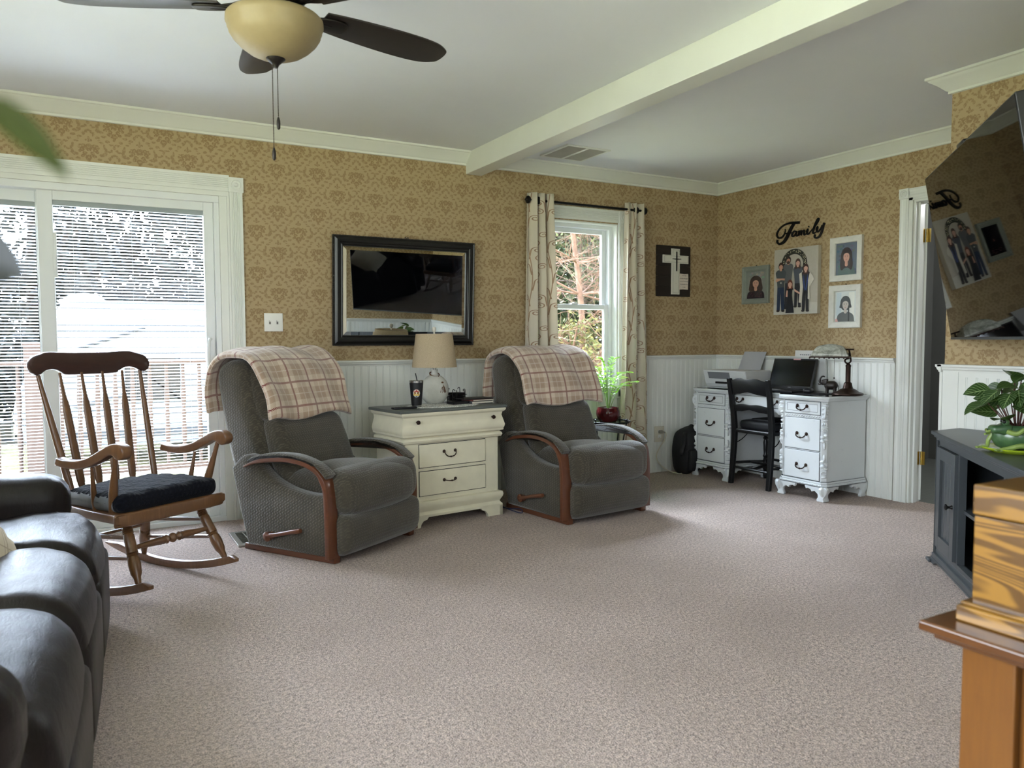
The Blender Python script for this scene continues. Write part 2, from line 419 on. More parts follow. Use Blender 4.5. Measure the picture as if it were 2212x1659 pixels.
def rail(mb, a0, a1, plane, wall, sgn, z=.940):
    vs = []; k = len(RAIL)
    for a in (a0, a1):
        for (d, h) in RAIL: vs.append((a, wall+sgn*d, z+h) if plane == 'x' else (wall+sgn*d, a, z+h))
    mb.add(vs, [(i, (i+1) % k, k+(i+1) % k, k+i) for i in range(k)]+[tuple(range(k-1, -1, -1)), tuple(range(k, 2*k))])
b = MB(); wains(b, XW, -5.96, 'x', 0, -1); wains(b, -3.955, -1.87, 'x', 0, -1); wains(b, -1.0, -.0, 'x', 0, -1); wains(b, -1.87, -1.0, 'x', 0, -1, .66)
rail(b, XW, -5.96, 'x', 0, -1); rail(b, -3.955, -1.90, 'x', 0, -1); rail(b, -.955, 0, 'x', 0, -1); struct(b.build('trim_5', M_wains, smooth=False))
b = MB(); wains(b, -1.70, 0, 'y', 0, -1); rail(b, -1.70, 0, 'y', 0, -1); struct(b.build('trim_6', M_wains, smooth=False))
b = MB(); wains(b, -4.04, -2.66, 'y', -.96, -1, .915); b.box(-.974, -.96, -2.70, -2.606, 0, .942); b.box(-.98, 0, -2.62, -2.606, 0, .942); b.box(-.970, -.955, -4.04, -2.66, .915, .942)
rail(b, -4.04, -2.60, 'y', -.96, -1); rail(b, -.992, 0, 'x', -2.62, 1); struct(b.build('trim_7', M_wains, smooth=False))
b = MB(); wains(b, -2.1, -.96, 'x', -4.04, 1); rail(b, -2.11, -.96, 'x', -4.04, 1); b.box(-2.114, -2.04, -4.05, -4.024, 0, .942); struct(b.build('trim_8', M_wains, smooth=False))
# fluted casing with rosette blocks
def fluted(mb, p0, p1, w, wall, plane, sgn, vert=True, th=.018, nfl=5, flip=1):
    """flat board of width w, flutes along its length; p0,p1 = start/end along length, centre coordinate given by c"""
    (c, a0), (c2, a1) = p0, p1
    prof = [(-w/2, 0), (-w/2, th)]
    m = w*.17; fwid = (w-2*m)/nfl
    for i in range(nfl):
        s0 = -w/2+m+i*fwid; prof += [(s0+.001, th), (s0+fwid*.3, th-.005), (s0+fwid*.7, th-.005), (s0+fwid-.001, th)]
    prof += [(w/2, th), (w/2, 0)]; k = len(prof); vs = []
    for a in (a0, a1):
        for (o, d) in prof:
            h = (c+o, a) if vert else (a, c+o)
            vs.append((h[0], wall+sgn*d, h[1]) if plane == 'x' else (wall+sgn*d, h[0], h[1]))
    mb.add(vs, [(i, (i+1) % k, k+(i+1) % k, k+i) for i in range(k)]+[tuple(range(k-1, -1, -1)), tuple(range(k, 2*k))])
def block(mb, c, z, w, wall, plane, sgn):
    if plane == 'x': mb.box(c-w/2, c+w/2, min(wall, wall+sgn*.026), max(wall, wall+sgn*.026), z-w/2, z+w/2)
    else: mb.box(min(wall, wall+sgn*.026), max(wall, wall+sgn*.026), c-w/2, c+w/2, z-w/2, z+w/2)
    Mx = Matrix.Rotation(R(90), 4, 'X') if plane == 'x' else Matrix.Rotation(R(-90), 4, 'Y')
    if (plane == 'x' and sgn > 0): Mx = Matrix.Rotation(R(-90), 4, 'X')
    cen = (c, wall+sgn*.026, z) if plane == 'x' else (wall+sgn*.026, c, z)
    mb.lathe([(w*.36, 0), (w*.36, .003), (w*.30, .005), (w*.27, .001), (w*.17, .0005), (w*.13, .004), (w*.07, .008), (.0005, .009)], cen, 20, 0, Mx)

# ------------------------------------------------------------------ door_1: sliding patio door with blinds inside the glass
D = bpy.data.objects.new('door_1', None); COL.objects.link(D); struct(D)
b = MB(); cw = .077
fluted(b, (-3.992, 0), (-3.992, 2.03), cw, 0, 'x', -1); fluted(b, (2.068, -5.95), (2.068, -4.03), cw+.02, 0, 'x', -1, vert=False, nfl=6)
fluted(b, (-5.975, 0), (-5.975, 2.03), cw, 0, 'x', -1); block(b, -3.992, 2.062, .088, 0, 'x', -1); block(b, -5.975, 2.062, .088, 0, 'x', -1)
b.box(-4.09, -4.046, -.012, 0, 0, 1.989); b.box(-5.93, -4.032, -.012, 0, 1.99, 2.019); b.box(-4.0455, -4.032, -.02, 0, 0, 1.989); b.box(-5.93, -5.88, -.012, 0, 0, 1.989)
b.build('casing', M_trim, D, smooth=False)
b = MB()
b.box(SX0, SX1, 0, .15, 1.95, SZ); b.box(SX0, SX1, -.01, .15, 0, .03); b.box(SX0, SX0+.03, 0, .15, .03, 1.95); b.box(SX1-.03, SX1, 0, .15, .03, 1.95)
b.build('door_frame', M_vinyl, D, smooth=False, bevel=.002)
def panel(name, x0, x1, y0, y1, z0, z1, st, tr, br, stl=None):
    b = MB(); stl = stl or st
    b.box(x0, x0+stl, y0, y1, z0, z1); b.box(x1-st, x1, y0, y1, z0, z1); b.box(x0+stl, x1-st, y0, y1, z1-tr, z1); b.box(x0+stl, x1-st, y0, y1, z0, z0+br)
    pn = b.build(name, M_vinyl, D, smooth=False, bevel=.003)
    gx0, gx1, gz0, gz1 = x0+stl, x1-st, z0+br, z1-tr; ym = (y0+y1)/2
    g = MB(); g.box(gx0, gx1, ym-.014, ym-.011, gz0, gz1); g.build('glass_pane', M_glass, pn, smooth=False)
    s = MB(); z = gz0+.02; pit = .0183; tl = R(-22)
    while z < gz1-.03:
        dy, dz = .0075*cos(tl), .0075*sin(tl)
        s.add([(gx0+.004, ym-dy, z-dz), (gx1-.004, ym-dy, z-dz), (gx1-.004, ym, z+.0012), (gx0+.004, ym, z+.0012), (gx1-.004, ym+dy, z+dz), (gx0+.004, ym+dy, z+dz)], [(0, 1, 2, 3), (3, 2, 4, 5)]); z += pit
    s.build('blind_slats', M_slat, pn, smooth=False)
    l = MB()
    for q in ((.12, .5, .88) if True else ()): 
        xx = gx0+(gx1-gx0)*q; l.box(xx-.0008, xx+.0008, ym-.009, ym-.0075, gz0, gz1-.02)
    l.box(gx0, gx1, ym-.012, ym+.010, gz1-.028, gz1); l.box(gx0, gx1, ym-.010, ym+.008, gz0, gz0+.012)
    l.build('blind_cords', M_blindrail, pn, smooth=False)
    return pn
m = Mat('blind_slat', (240, 242, 245), .5); tr_ = m.nt.nodes.new('ShaderNodeBsdfTranslucent'); tr_.inputs[0].default_value = (.85, .88, .95, 1)
mxs = m.nt.nodes.new('ShaderNodeMixShader'); mxs.inputs[0].default_value = .35; out = m.nt.nodes['Material Output']
m.nt.links.new(m.b.outputs[0], mxs.inputs[1]); m.nt.links.new(tr_.outputs[0], mxs.inputs[2]); m.nt.links.new(mxs.outputs[0], out.inputs[0]); M_slat = m.m
M_blindrail = plain('blind_head_rail', (158, 166, 168), .5, .02)
panel('sliding_panel', -5.035, -4.12, .03, .075, .03, 1.955, .055, .055, .05, .075)
panel('fixed_panel', -5.86, -4.985, .085, .13, .03, 1.955, .06, .065, .05)
b = MB(); b.tube(crv([(-4.15, .025, .93), (-4.165, -.02, .94), (-4.172, -.028, 1.0), (-4.172, -.028, 1.06), (-4.165, -.02, 1.115), (-4.15, .025, 1.125)], 5), .010, 8)
b.box(-4.168, -4.132, .012, .03, .915, 1.14); b.build('handle', M_vinyl, D)
b = MB(); b.box(-4.962, -4.945, .022, .04, 1.47, 1.72); b.box(-4.966, -4.95, .012, .03, 1.50, 1.60); b.build('blind_slider', M_vinyl, D, smooth=False, bevel=.002)

# ------------------------------------------------------------------ window_1: double hung window
Wn = bpy.data.objects.new('window_1', None); COL.objects.link(Wn); struct(Wn)
b = MB()
fluted(b, (-1.031, .66), (-1.031, 2.04), .088, 0, 'x', -1); fluted(b, (-1.844, .66), (-1.844, 2.04), .088, 0, 'x', -1); fluted(b, (2.087, -1.81), (2.087, -1.06), .095, 0, 'x', -1, vert=False, nfl=6)
block(b, -1.031, 2.087, .095, 0, 'x', -1); block(b, -1.844, 2.087, .095, 0, 'x', -1)
b.build('casing', M_trim, Wn, smooth=False)
b = MB(); b.box(WX0, WX0+.012, 0, .16, WZ0, WZ1); b.box(WX1-.012, WX1, 0, .16, WZ0, WZ1); b.box(WX0, WX1, 0, .16, WZ1-.012, WZ1)
b.box(WX0-.08, WX1+.09, -.045, .16, WZ0-.022, WZ0+.004); b.box(WX0-.06, WX1+.06, -.018, 0, WZ0-.09, WZ0-.022)
b.build('window_sill', M_trim, Wn, smooth=False, bevel=.003)
def sash(name, x0, x1, y0, y1, z0, z1, st, rl):
    b = MB(); b.box(x0, x0+st, y0, y1, z0, z1); b.box(x1-st, x1, y0, y1, z0, z1); b.box(x0+st, x1-st, y0, y1, z1-rl, z1); b.box(x0+st, x1-st, y0, y1, z0, z0+rl)
    q = b.build(name, M_vinyl, Wn, smooth=False, bevel=.003)
    g = MB(); ym = (y0+y1)/2; g.box(x0+st, x1-st, ym-.002, ym+.002, z0+rl, z1-rl); g.build('glass_pane', M_glass, q, smooth=False); return q
b = MB(); b.box(WX0+.012, WX0+.04, .06, .15, WZ0, WZ1); b.box(WX1-.04, WX1-.012, .06, .15, WZ0, WZ1); b.box(WX0+.04, WX1-.04, .06, .15, WZ1-.04, WZ1-.012); b.box(WX0+.04, WX1-.04, .06, .15, WZ0, WZ0+.03)
b.build('window_frame', M_vinyl, Wn, smooth=False, bevel=.002)
sash('upper_sash', WX0+.04, WX1-.04, .108, .14, 1.352, WZ1-.04, .038, .035)
lo = sash('lower_sash', WX0+.04, WX1-.04, .072, .104, WZ0+.03, 1.392, .038, .036)
b = MB(); b.box(-1.47, -1.41, .066, .10, 1.392, 1.402); b.box(-1.455, -1.425, .06, .08, 1.40, 1.408); b.build('sash_lock', M_vinyl, lo, smooth=False)

# ------------------------------------------------------------------ door_2: bathroom doorway
D2 = bpy.data.objects.new('door_2', None); COL.objects.link(D2); struct(D2)
b = MB(); fluted(b, (-1.742, 0), (-1.742, 2.05), .062, 0, 'y', -1, nfl=1, th=.016); fluted(b, (2.077, -2.60), (2.077, -1.77), .062, 0, 'y', -1, vert=False, nfl=1, th=.016)
block(b, -1.742, 2.077, .066, 0, 'y', -1)
b.box(-.012, 0, -1.80, -1.772, 0, 2.046); b.box(-.012, 0, -2.6, -1.772, 2.03, 2.05); fluted(b, (-2.595, 0), (-2.595, 2.05), .05, 0, 'y', -1, nfl=1, th=.012)
b.build('casing', M_trim, D2, smooth=False)
b = MB(); b.box(0, .125, -1.815, -1.80, 0, 2.015); b.box(0, .125, -2.57, -1.80, 2.015, 2.035); b.box(.03, .07, -1.828, -1.815, 0, 2.015); b.box(0, .125, -2.57, -2.555, 0, 2.015); b.box(.03, .07, -2.555, -2.545, 0, 2.015)
b.build('jamb', M_trim, D2, smooth=False, bevel=.003)
b = MB(); b.box(0, .71, 0, .035, .012, 2.01)
dr = b.build('door_slab', M_trim, D2, smooth=False, bevel=.002); dr.location = (.118, -1.826, 0); dr.rotation_euler = (0, 0, R(47))
M_brass = plain('brass', (196, 170, 96), .3, .1, 40, metal=1)
for z in (1.80, .30):
    b = MB(); b.cyl((.108, -1.829, z-.045), (.108, -1.829, z+.045), .0065, n=10); b.box(.076, .103, -1.8185, -1.815, z-.045, z+.045); b.box(.113, .118, -1.85, -1.815, z-.045, z+.045)
    for q in (-.03, 0, .03):
        b.cyl((.088, -1.8185, z+q), (.088, -1.8205, z+q), .003, n=8)
    b.build('hinge', M_brass, D2, smooth=True)
# bathroom beyond, with an unseen point lamp added to brighten its dark interior
bl_ = bpy.data.lights.new('bathroom_fill_light', 'POINT'); bl_.energy = 22; bl_.shadow_soft_size = .12; blo = bpy.data.objects.new('bathroom_fill_light', bl_); COL.objects.link(blo); blo.location = (1.1, -2.4, 2.25)
M_grey = plain('grey_bathroom_wall', (104, 106, 102), .7, .03)
mt = Mat('bathroom_floor_planks', (108, 112, 106), .45); nn = mt.noise(6, 4, .6, mt.mapv((1, 14, 1)))
mt.color(mt.mix(nn, (82, 86, 82), (128, 131, 124))); M_bfloor = mt.m
b = MB(); b.box(.12, 2.2, -3.6, -.6, -.1, -.002); struct(b.build('floor_bathroom', M_bfloor, smooth=False))
b = MB(); b.box(2.0, 2.1, -3.6, -.6, 0, ZC); b.box(.12, 2.1, -.7, -.6, 0, ZC); b.box(.12, 2.1, -3.6, -3.5, 0, ZC); b.box(.12, .125, -1.80, -.7, 0, ZC)
struct(b.build('wall_bathroom', M_grey, smooth=False))
b = MB()
arch = [(-2.95, 0), (-2.90, 0)]+[(-2.55+.35*cos(pi-a), .11+.14*sin(a)) for a in [pi*i/12 for i in range(13)]]+[(-2.20, 0), (-2.15, 0), (-2.15, .52), (-2.95, .52)]
b.prism(arch, 1.35, 1.93, 'yz'); b.box(1.33, 1.95, -2.97, -2.13, .52, .545)
tag(b.build('bathroom_bench', plain('greige_bench', (124, 125, 118), .5), smooth=False), 'low grey cabinet with an arched base inside the open doorway', 'cabinet')
# ------------------------------------------------------------------ fabric and wood materials
def ribbed(name, col, dark, kx=150, kz=150, strength=.5, sheen=.35):
    m = Mat(name, col, .95, spec=.12, sheen=sheen)
    c = m.xyz(); nl = m.noise(9, 3, .6); nf = m.noise(220, 2, .5)
    wv = ((c[2]*kz+c[1]*kz*.6+(c[0]*kx).sn()*1.1).sn())*.5+.5
    wv2 = ((c[0]*kx*1.0+c[1]*kx*.8+(c[2]*kz*.5).sn()).sn())*.5+.5
    h = wv*wv2
    m.color(m.mix((h*.34+nf*.45+nl*.45-.13).cl(), dark, col)); m.bump(h+nf*.4, strength, .003); return m.m
M_chen = ribbed('olive_grey_chenille', (98, 91, 77), (36, 33, 27), 420, 420)
M_armwood = wood('cherry_stained_wood', (80, 44, 28), (112, 68, 44), 8, 1, .3, 8)
M_maple = wood('maple_brown_wood', (84, 56, 34), (128, 90, 56), 10, 2, .35, 9)
M_walnut = wood('dark_walnut_wood', (40, 22, 18), (66, 34, 26), 8, 0, .35, 8)
# plaid fleece (uses the blanket's own cloth coordinates in metres)
def plaid_mat(name):
    m = Mat(name, (190, 170, 150), .95, spec=.08, sheen=.5)
    n = m.nt.nodes.new('ShaderNodeSeparateXYZ'); m.nt.links.new(m.co('UV'), n.inputs[0])
    u = V(m.nt, n.outputs[0]); v = V(m.nt, n.outputs[1]); P = .135
    def near(t, c, w): return ((t/P+(.5-c)).fr()-.5).ab().lt(w/P)
    tw = ((u+v)*700.0).sn()*.5+.5; tw2 = ((u+v)*700.0).sn().gt(-.55)
    b1 = near(u, .25, .034); b2 = near(v, .25, .034)
    base = m.mix((b1+b2)*.5, (208, 192, 172), (168, 144, 122))
    wl = near(u, .25, .0025).mx(near(v, .25, .0025))
    base = m.mix(wl*.35, base, (232, 224, 212))
    rl = near(u, .75, .0058).mx(near(v, .75, .0058))
    base = m.mix(rl*tw2*1.0, base, (108, 22, 28))
    nf = m.noise(160, 3, .6, m.co('UV'))
    base = m.mix((nf*.5+tw*.25).cl()*.22, base, (150, 130, 112))
    m.color(base); m.bump(nf*1.2+tw*.5, .5, .004); return m.m
M_plaid = plaid_mat('plaid_fleece')

def blanket(label, loc, rz, w, side, path, seed, droop=.0):
    """path: (y,z) from the front hem over the chair back to the rear hem"""
    rnd = random.Random(seed); pc = crv(path, 6); L = [0]
    for i in range(1, len(pc)): L.append(L[-1]+hypot(pc[i][0]-pc[i-1][0], pc[i][1]-pc[i-1][1]))
    ph = [rnd.uniform(0, 6) for _ in range(6)]
    def at(t):
        s = t*L[-1]; i = max(j for j in range(len(L)) if L[j] <= s+1e-9); i = min(i, len(L)-2); k = (s-L[i])/(L[i+1]-L[i])
        return tuple(pc[i][q]+(pc[i+1][q]-pc[i][q])*k for q in (0, 1)), s
    def fn(off):
        def f(u, v):
            (y, z), s = at(v); (y2, z2), _ = at(min(1, v+.01)); (y1, z1), _ = at(max(0, v-.01))
            ty, tz = y2-y1, z2-z1; l = hypot(ty, tz) or 1; ny, nz = -tz/l, ty/l
            if nz < 0 and abs(nz) > .3 and False: ny, nz = -ny, -nz
            x = (u-.5)*w
            e = abs(2*u-1)
            wob = .006*sin(u*11+ph[0]+v*5)+.005*sin(u*19+ph[1]+v*9)+.004*sin(v*25+ph[2]+u*4)
            drop = side*max(0, e-.84)**1.3*1.6
            hem = .012*sin(u*9+ph[3]) if v < .02 else 0
            o = off*(1 if 0 < u < 1 else .55)
            zz = z+nz*(wob+o)-drop*(.6+.4*abs(nz))+hem
            return (x*(1+.012*sin(v*14+ph[4]))-math.copysign(drop*.35, x), y+ny*(wob+o), zz)
        return f
    b = MB(); nu, nv = 44, 60
    b.grid(fn(-.019), nu, nv, 0, lambda u, v: (u*w+.03, v*L[-1]+seed*.04))
    k = len(b.v); b.grid(fn(.019), nu, nv, 0, lambda u, v: (u*w+.03, v*L[-1]+seed*.04))
    # the far face is wound the other way; rims close the folded edge
    q = len(b.f)//2
    for i in range(q): b.f[i] = b.f[i][::-1]; b.uv[i] = b.uv[i][::-1]
    st = nu+1
    def rim(a, c): 
        def g(i): 
            j = i//st; u = (i % st)/nu; return (u*w+.03, j/nv*L[-1]+seed*.04)
        b.f.append((a, c, c+k, a+k)); b.mi.append(0); b.uv.append([g(a), g(c), g(c), g(a)])
    for i in range(nu): rim(i, i+1); rim(nv*st+i+1, nv*st+i)
    for j in range(nv): rim((j+1)*st, j*st); rim(j*st+nu, (j+1)*st+nu)
    o = b.build('throw_blanket', M_plaid, smooth=True, ang=80)
    m_ = o.modifiers.new('sub', 'SUBSURF'); m_.levels = 1; m_.render_levels = 1
    o.location = loc; o.rotation_euler = (0, 0, R(rz)); tag(o, label, 'blanket', 'plaid throws over the recliners'); return o

def recliner(label, loc, rz, group):
    t = thing('recliner', label, 'recliner', loc, rz, group)
    for s_ in (-1, 1):
        b = MB(); b.box(min(s_*.335, s_*.29), max(s_*.335, s_*.29), -.36, .27, 0, .034); b.build('base_rail', M_armwood, t, smooth=False, bevel=.006)
    b = MB(); b.box(-.29, .29, -.26, .22, 0.004, .06); b.build('base_mechanism', M_black, t, smooth=False)
    prof = crv([(-.335, .345), (-.20, .342), (-.07, .361), (.04, .40), (.12, .454), (.176, .508), (.255, .505), (.337, .437)], 4)+[(.29, .25), (.226, .032), (-.335, .032)]
    for sx in (-1, 1):
        b = MB(); x0, x1 = (-.355, -.275) if sx < 0 else (.275, .355); b.prism(prof, x0, x1, 'yz', .018)
        b.build('side_panel', M_chen, t, ang=50)
    # bent wood arms: thin in profile, wide across
    cl = crv([(.225, .452), (.14, .483), (.052, .498), (-.024, .506), (-.10, .507), (-.17, .500), (-.224, .487), (-.27, .466), (-.302, .438), (-.328, .395), (-.338, .345), (-.342, .27), (-.344, .15), (-.345, .03)], 3)
    for sx in (-1, 1):
        xo = -.375 if sx < 0 else .375; outer = []; inner = []
        for i, (y, z) in enumerate(cl):
            y2, z2 = cl[min(i+1, len(cl)-1)]; y1, z1 = cl[max(i-1, 0)]; l = hypot(y2-y1, z2-z1); ny, nz = (z2-z1)/l, -(y2-y1)/l
            th = .011 if i > 3 else .005+.0015*i
            if i > 24: th = .014
            outer.append((y+ny*th, z+nz*th)); inner.append((y-ny*th, z-nz*th))
        b = MB(); wd = .074; b.prism(outer+inner[::-1], xo if sx < 0 else xo-wd, xo+wd if sx < 0 else xo, 'yz', .005)
        ar = b.build('armrest', M_armwood, t, ang=35)
        up_ = crv([(.212, .482), (.157, .512), (.023, .536), (-.118, .538), (-.218, .520), (-.294, .490), (-.352, .448)], 3); lo_ = [(y+.004, z) for (y, z) in crv([(.20, .474), (.14, .497), (.052, .511), (-.10, .519), (-.224, .500), (-.29, .470), (-.335, .428)], 3)]
        b = MB(); b.prism(up_+lo_[::-1], (xo+.008) if sx < 0 else xo-.074, (xo+.074) if sx < 0 else xo-.008, 'yz', .010)
        b.build('arm_pad', M_chen, ar, ang=60)
    # seat cushion with rolled front, footrest panel under it
    def seatf(x, y, z):
        y2 = y-(.035*max(0, 1-(x/.3)**2) if y < 0 else 0); return (x, y2, z+.012*cos(x*9)*(1 if z > 0 else 0)-.02*max(0, y)/.3)
    b = MB(); b.rbox((0, -.17, .335), (.275, .25, .105), .065, 8, 4, (0.0, .01, .02), fn=seatf); b.build('seat_cushion', M_chen, t, ang=80)
    b = MB(); b.rbox((0, -.33, .345), (.315, .095, .115), .075, 8, 4, (.0, .018, .012)); b.build('seat_roll', M_chen, t, ang=80)
    b = MB(); b.rbox((0, -.355, .135), (.315, .075, .108), .045, 8, 4, (.0, .03, .0), fn=lambda x, y, z: (x, y+(.035 if z < 0 else 0)*((z/.108)**2), z)); b.build('footrest', M_chen, t, ang=80)
    # reclined back: wing frame, lumbar pillow and head pillow
    T = lambda y, z: (y, z)
    wing = crv([(.10, .36), (.133, .456), (.19, .62), (.225, .74), (.262, .86), (.29, .96), (.33, 1.005), (.40, 1.01), (.47, .985), (.505, .93), (.50, .86), (.462, .66), (.412, .47), (.36, .36)], 3)
    b = MB(); b.prism(wing, -.30, .30, 'yz', .045); b.build('backrest', M_chen, t, ang=60)
    def lean(x, y, z):
        return (x*(1-.10*max(0, z)/.3), y+z*.36, z)
    b = MB(); b.rbox((0, .10, .52), (.272, .07, .185), .055, 8, 4, (.0, .035, .0), fn=lean); b.build('back_cushion', M_chen, t, ang=80)
    b = MB(); b.rbox((0, .262, .83), (.268, .075, .155), .06, 8, 4, (.0, .04, .0), fn=lean); b.build('head_cushion', M_chen, t, ang=80)
    # lever
    b = MB(); b.cyl((-.375, .045, .105), (-.354, .045, .105), .02, n=20)
    b.tube([(-.384, .045, .105), (-.386, -.01, .12), (-.386, -.10, .142), (-.386, -.175, .158), (-.386, -.185, .161)], [.017, .011, .012, .014, .011], 10, flat=1.0)
    b.lathe([(.001, -.012), (.02, -.012), (.026, -.008), (.026, .006), (.022, .011), (.001, .012)], (-.384, .045, .105), 20, 0, Matrix.Rotation(R(90), 4, 'Y'))
    b.build('recline_lever', M_armwood, t, ang=50)
    return t
r1 = recliner('olive grey recliner between the rocking chair and the cream nightstand, blanket over its head', (-3.688, -.786, 0), 32, 'matching grey recliners')
r2 = recliner('olive grey recliner in front of the window, right of the cream nightstand', (-2.046, -.780, 0), 7, 'matching grey recliners')
bp = [(.075, .695), (.098, .78), (.135, .88), (.185, .97), (.26, 1.035), (.37, 1.058), (.47, 1.035), (.535, .98), (.555, .90), (.56, .80), (.555, .72)]
blanket('plaid throw with red lines on the left recliner beside the sliding door', (-3.688, -.786, 0), 32, .655, .10, bp, 1)
blanket('plaid throw with red lines on the right recliner by the window', (-2.046, -.780, 0), 7, .665, .08, [(y-.02, z-.004) for y, z in bp], 4)

# ------------------------------------------------------------------ nightstand
M_cream = plain('antique_cream_paint', (222, 216, 192), .45, .06, 14); M_slate = plain('slate_grey_paint', (92, 96, 92), .4, .1, 9)
t = thing('nightstand', 'cream three-drawer nightstand with grey top between the two recliners', 'nightstand', (-2.904, -.576, 0), 7.5)
def molding(mb, prof, w, y0, y1):
    """prof: (out, z); runs along the front and both sides of a case of half width w, front at y0, back at y1"""
    k = len(prof); path = [((-w, y1), (-1, 0)), ((-w, y0), (-1, -1)), ((w, y0), (1, -1)), ((w, y1), (1, 0))]; vs = []
    for (p, n) in path:
        for (o, z) in prof: vs.append((p[0]+n[0]*o, p[1]+n[1]*o, z))
    fs = []
    for s in range(3):
        for i in range(k): fs.append((s*k+i, s*k+(i+1) % k, (s+1)*k+(i+1) % k, (s+1)*k+i))
    fs += [tuple(range(k-1, -1, -1)), tuple(3*k+i for i in range(k))]; mb.add(vs, fs)
b = MB(); b.prism([(-.385, -.205), (.385, -.205), (.385, .2), (-.385, .2)], .686, .704, 'xy', .004); b.build('top', M_slate, t, smooth=False, bevel=.003)
b = MB(); b.box(-.335, .335, -.165, .19, .06, .56)
molding(b, [(0, .155), (.012, .155), (.022, .150), (.026, .135), (.022, .118), (.012, .10), (.008, .09), (.014, .078), (.022, .072), (.022, .060), (0, .060)], .335, -.165, .19)
molding(b, [(0, .50), (.004, .50), (.016, .505), (.022, .518), (.018, .530), (.008, .535), (.012, .540), (.026, .545), (.028, .556), (0, .556)], .335, -.165, .19)
b.build('case', M_cream, t, smooth=True, ang=30)
b = MB(); b.box(-.34, .34, -.17, .19, .556, .672)
molding(b, [(0, .556), (.026, .556), (.030, .562), (.034, .580), (.026, .61), (.018, .64), (.022, .66), (.034, .668), (.038, .676), (.038, .686), (0, .686)], .335, -.165, .19)
dt = b.build('drawer', M_cream, t, smooth=True, ang=30)
def knob(parent, x, y, z, r=.013, mat=None, s=1):
    b = MB(); b.lathe([(.001, -.002), (r*.45, -.002), (r*.4, .008), (r*.8, .012), (r, .017), (r*.85, .023), (.0008, .026)], (x, y, z), 16, 0, Matrix.Rotation(R(90), 4, 'X')); b.build('knob', mat or M_bronze, parent)
knob(dt, -.27, -.198, .632); knob(dt, .27, -.198, .632)
def bail(parent, x, y, z, w=.032, drop=.024, droop=True, mat=None, s=1.0, M=None):
    b = MB(); Mx = Matrix.Rotation(R(90), 4, 'X')
    for sx in (-1, 1):
        b.lathe([(.001, -.001), (.010*s, -.001), (.0105*s, .003), (.007*s, .007), (.004*s, .012), (.001, .014)], (x+sx*w, y, z), 12, 0, Mx)
    if droop: pts = [(x-w, y-.010, z), (x-w*.95, y-.016, z-drop*.45), (x-w*.6, y-.018, z-drop*.9), (x, y-.018, z-drop*1.05), (x+w*.6, y-.018, z-drop*.9), (x+w*.95, y-.016, z-drop*.45), (x+w, y-.010, z)]
    else: pts = [(x-w, y-.010, z), (x-w*.5, y-.024, z-.004), (x, y-.026, z-.005), (x+w*.5, y-.024, z-.004), (x+w, y-.010, z)]
    b.tube(crv(pts, 4), [.0028*s]*5+[.0034*s]*(len(crv(pts, 4))-10)+[.0028*s]*5, 8)
    b.lathe([(.001, -.006), (.0052*s, -.003), (.0052*s, .003), (.001, .006)], (x, y-(.018 if droop else .026), z-(drop*1.05 if droop else .005)), 10, 0, Matrix.Rotation(R(90), 4, 'Y'))
    o = b.build('handle', mat or M_bronze, parent)
    if M is not None: o.matrix_local = M
    return o
for (z0, z1, zh, dr_) in ((.355, .492, .442, True), (.185, .330, .268, False)):
    b = MB(); b.box(-.240, .235, -.171, -.15, z0, z1); d = b.build('drawer', M_cream, t, smooth=False, bevel=.002)
    e_ = MB(); e_.box(-.2435, .2385, -.1662, -.160, z0-.0035, z1+.0035); e_.build('gap', M_black, d, smooth=False)
    bail(d, -.03, -.171, zh, .04, .032, dr_)
foot = [(-.357, 0), (-.245, 0), (-.24, .02), (-.225, .038), (-.20, .045), (-.19, .058), (.19, .058), (.20, .045), (.225, .038), (.24, .02), (.245, 0), (.357, 0), (.357, .062), (-.357, .062)]
b = MB(); b.prism(foot, .165, .187, 'xz'); 
for sx in (-1, 1): b.prism([(-.187, 0), (-.09, 0), (-.08, .03), (-.06, .05), (.08, .05), (.10, .03), (.11, 0), (.19, 0), (.19, .062), (-.187, .062)], sx*.357 if sx < 0 else .335, -.335 if sx < 0 else .357, 'yz')
b.build('bracket_base', M_cream, t, smooth=False)

# things on the nightstand
def nsw(x, y, z=.704):
    c, s_ = cos(R(7.5)), sin(R(7.5)); return (-2.904+x*c-y*s_, -.576+x*s_+y*c, z)
# lace doily
m = Mat('white_lace', (232, 232, 228), .9)
vv = m.voro(90, None, 0); al = vv.lt(.42); m.nt.links.new((al.mx(.55)).k, m.b.inputs['Alpha']); M_lace = m.m
b = MB(); N = 72
ring = [(.235*(1+.045*abs(sin(i*pi/N*18)))*cos(2*pi*i/N), .15*(1+.06*abs(sin(i*pi/N*18)))*sin(2*pi*i/N)) for i in range(N)]
b.prism(ring, 0, .0025, 'xy')
# a front edge that hangs a little over the table top lip
o = b.build('lace_doily', M_lace, smooth=False); o.location = nsw(.03, -.01, .7045); o.rotation_euler = (0, 0, R(7.5)); tag(o, 'white crocheted lace doily under the lamp on the cream nightstand', 'doily')
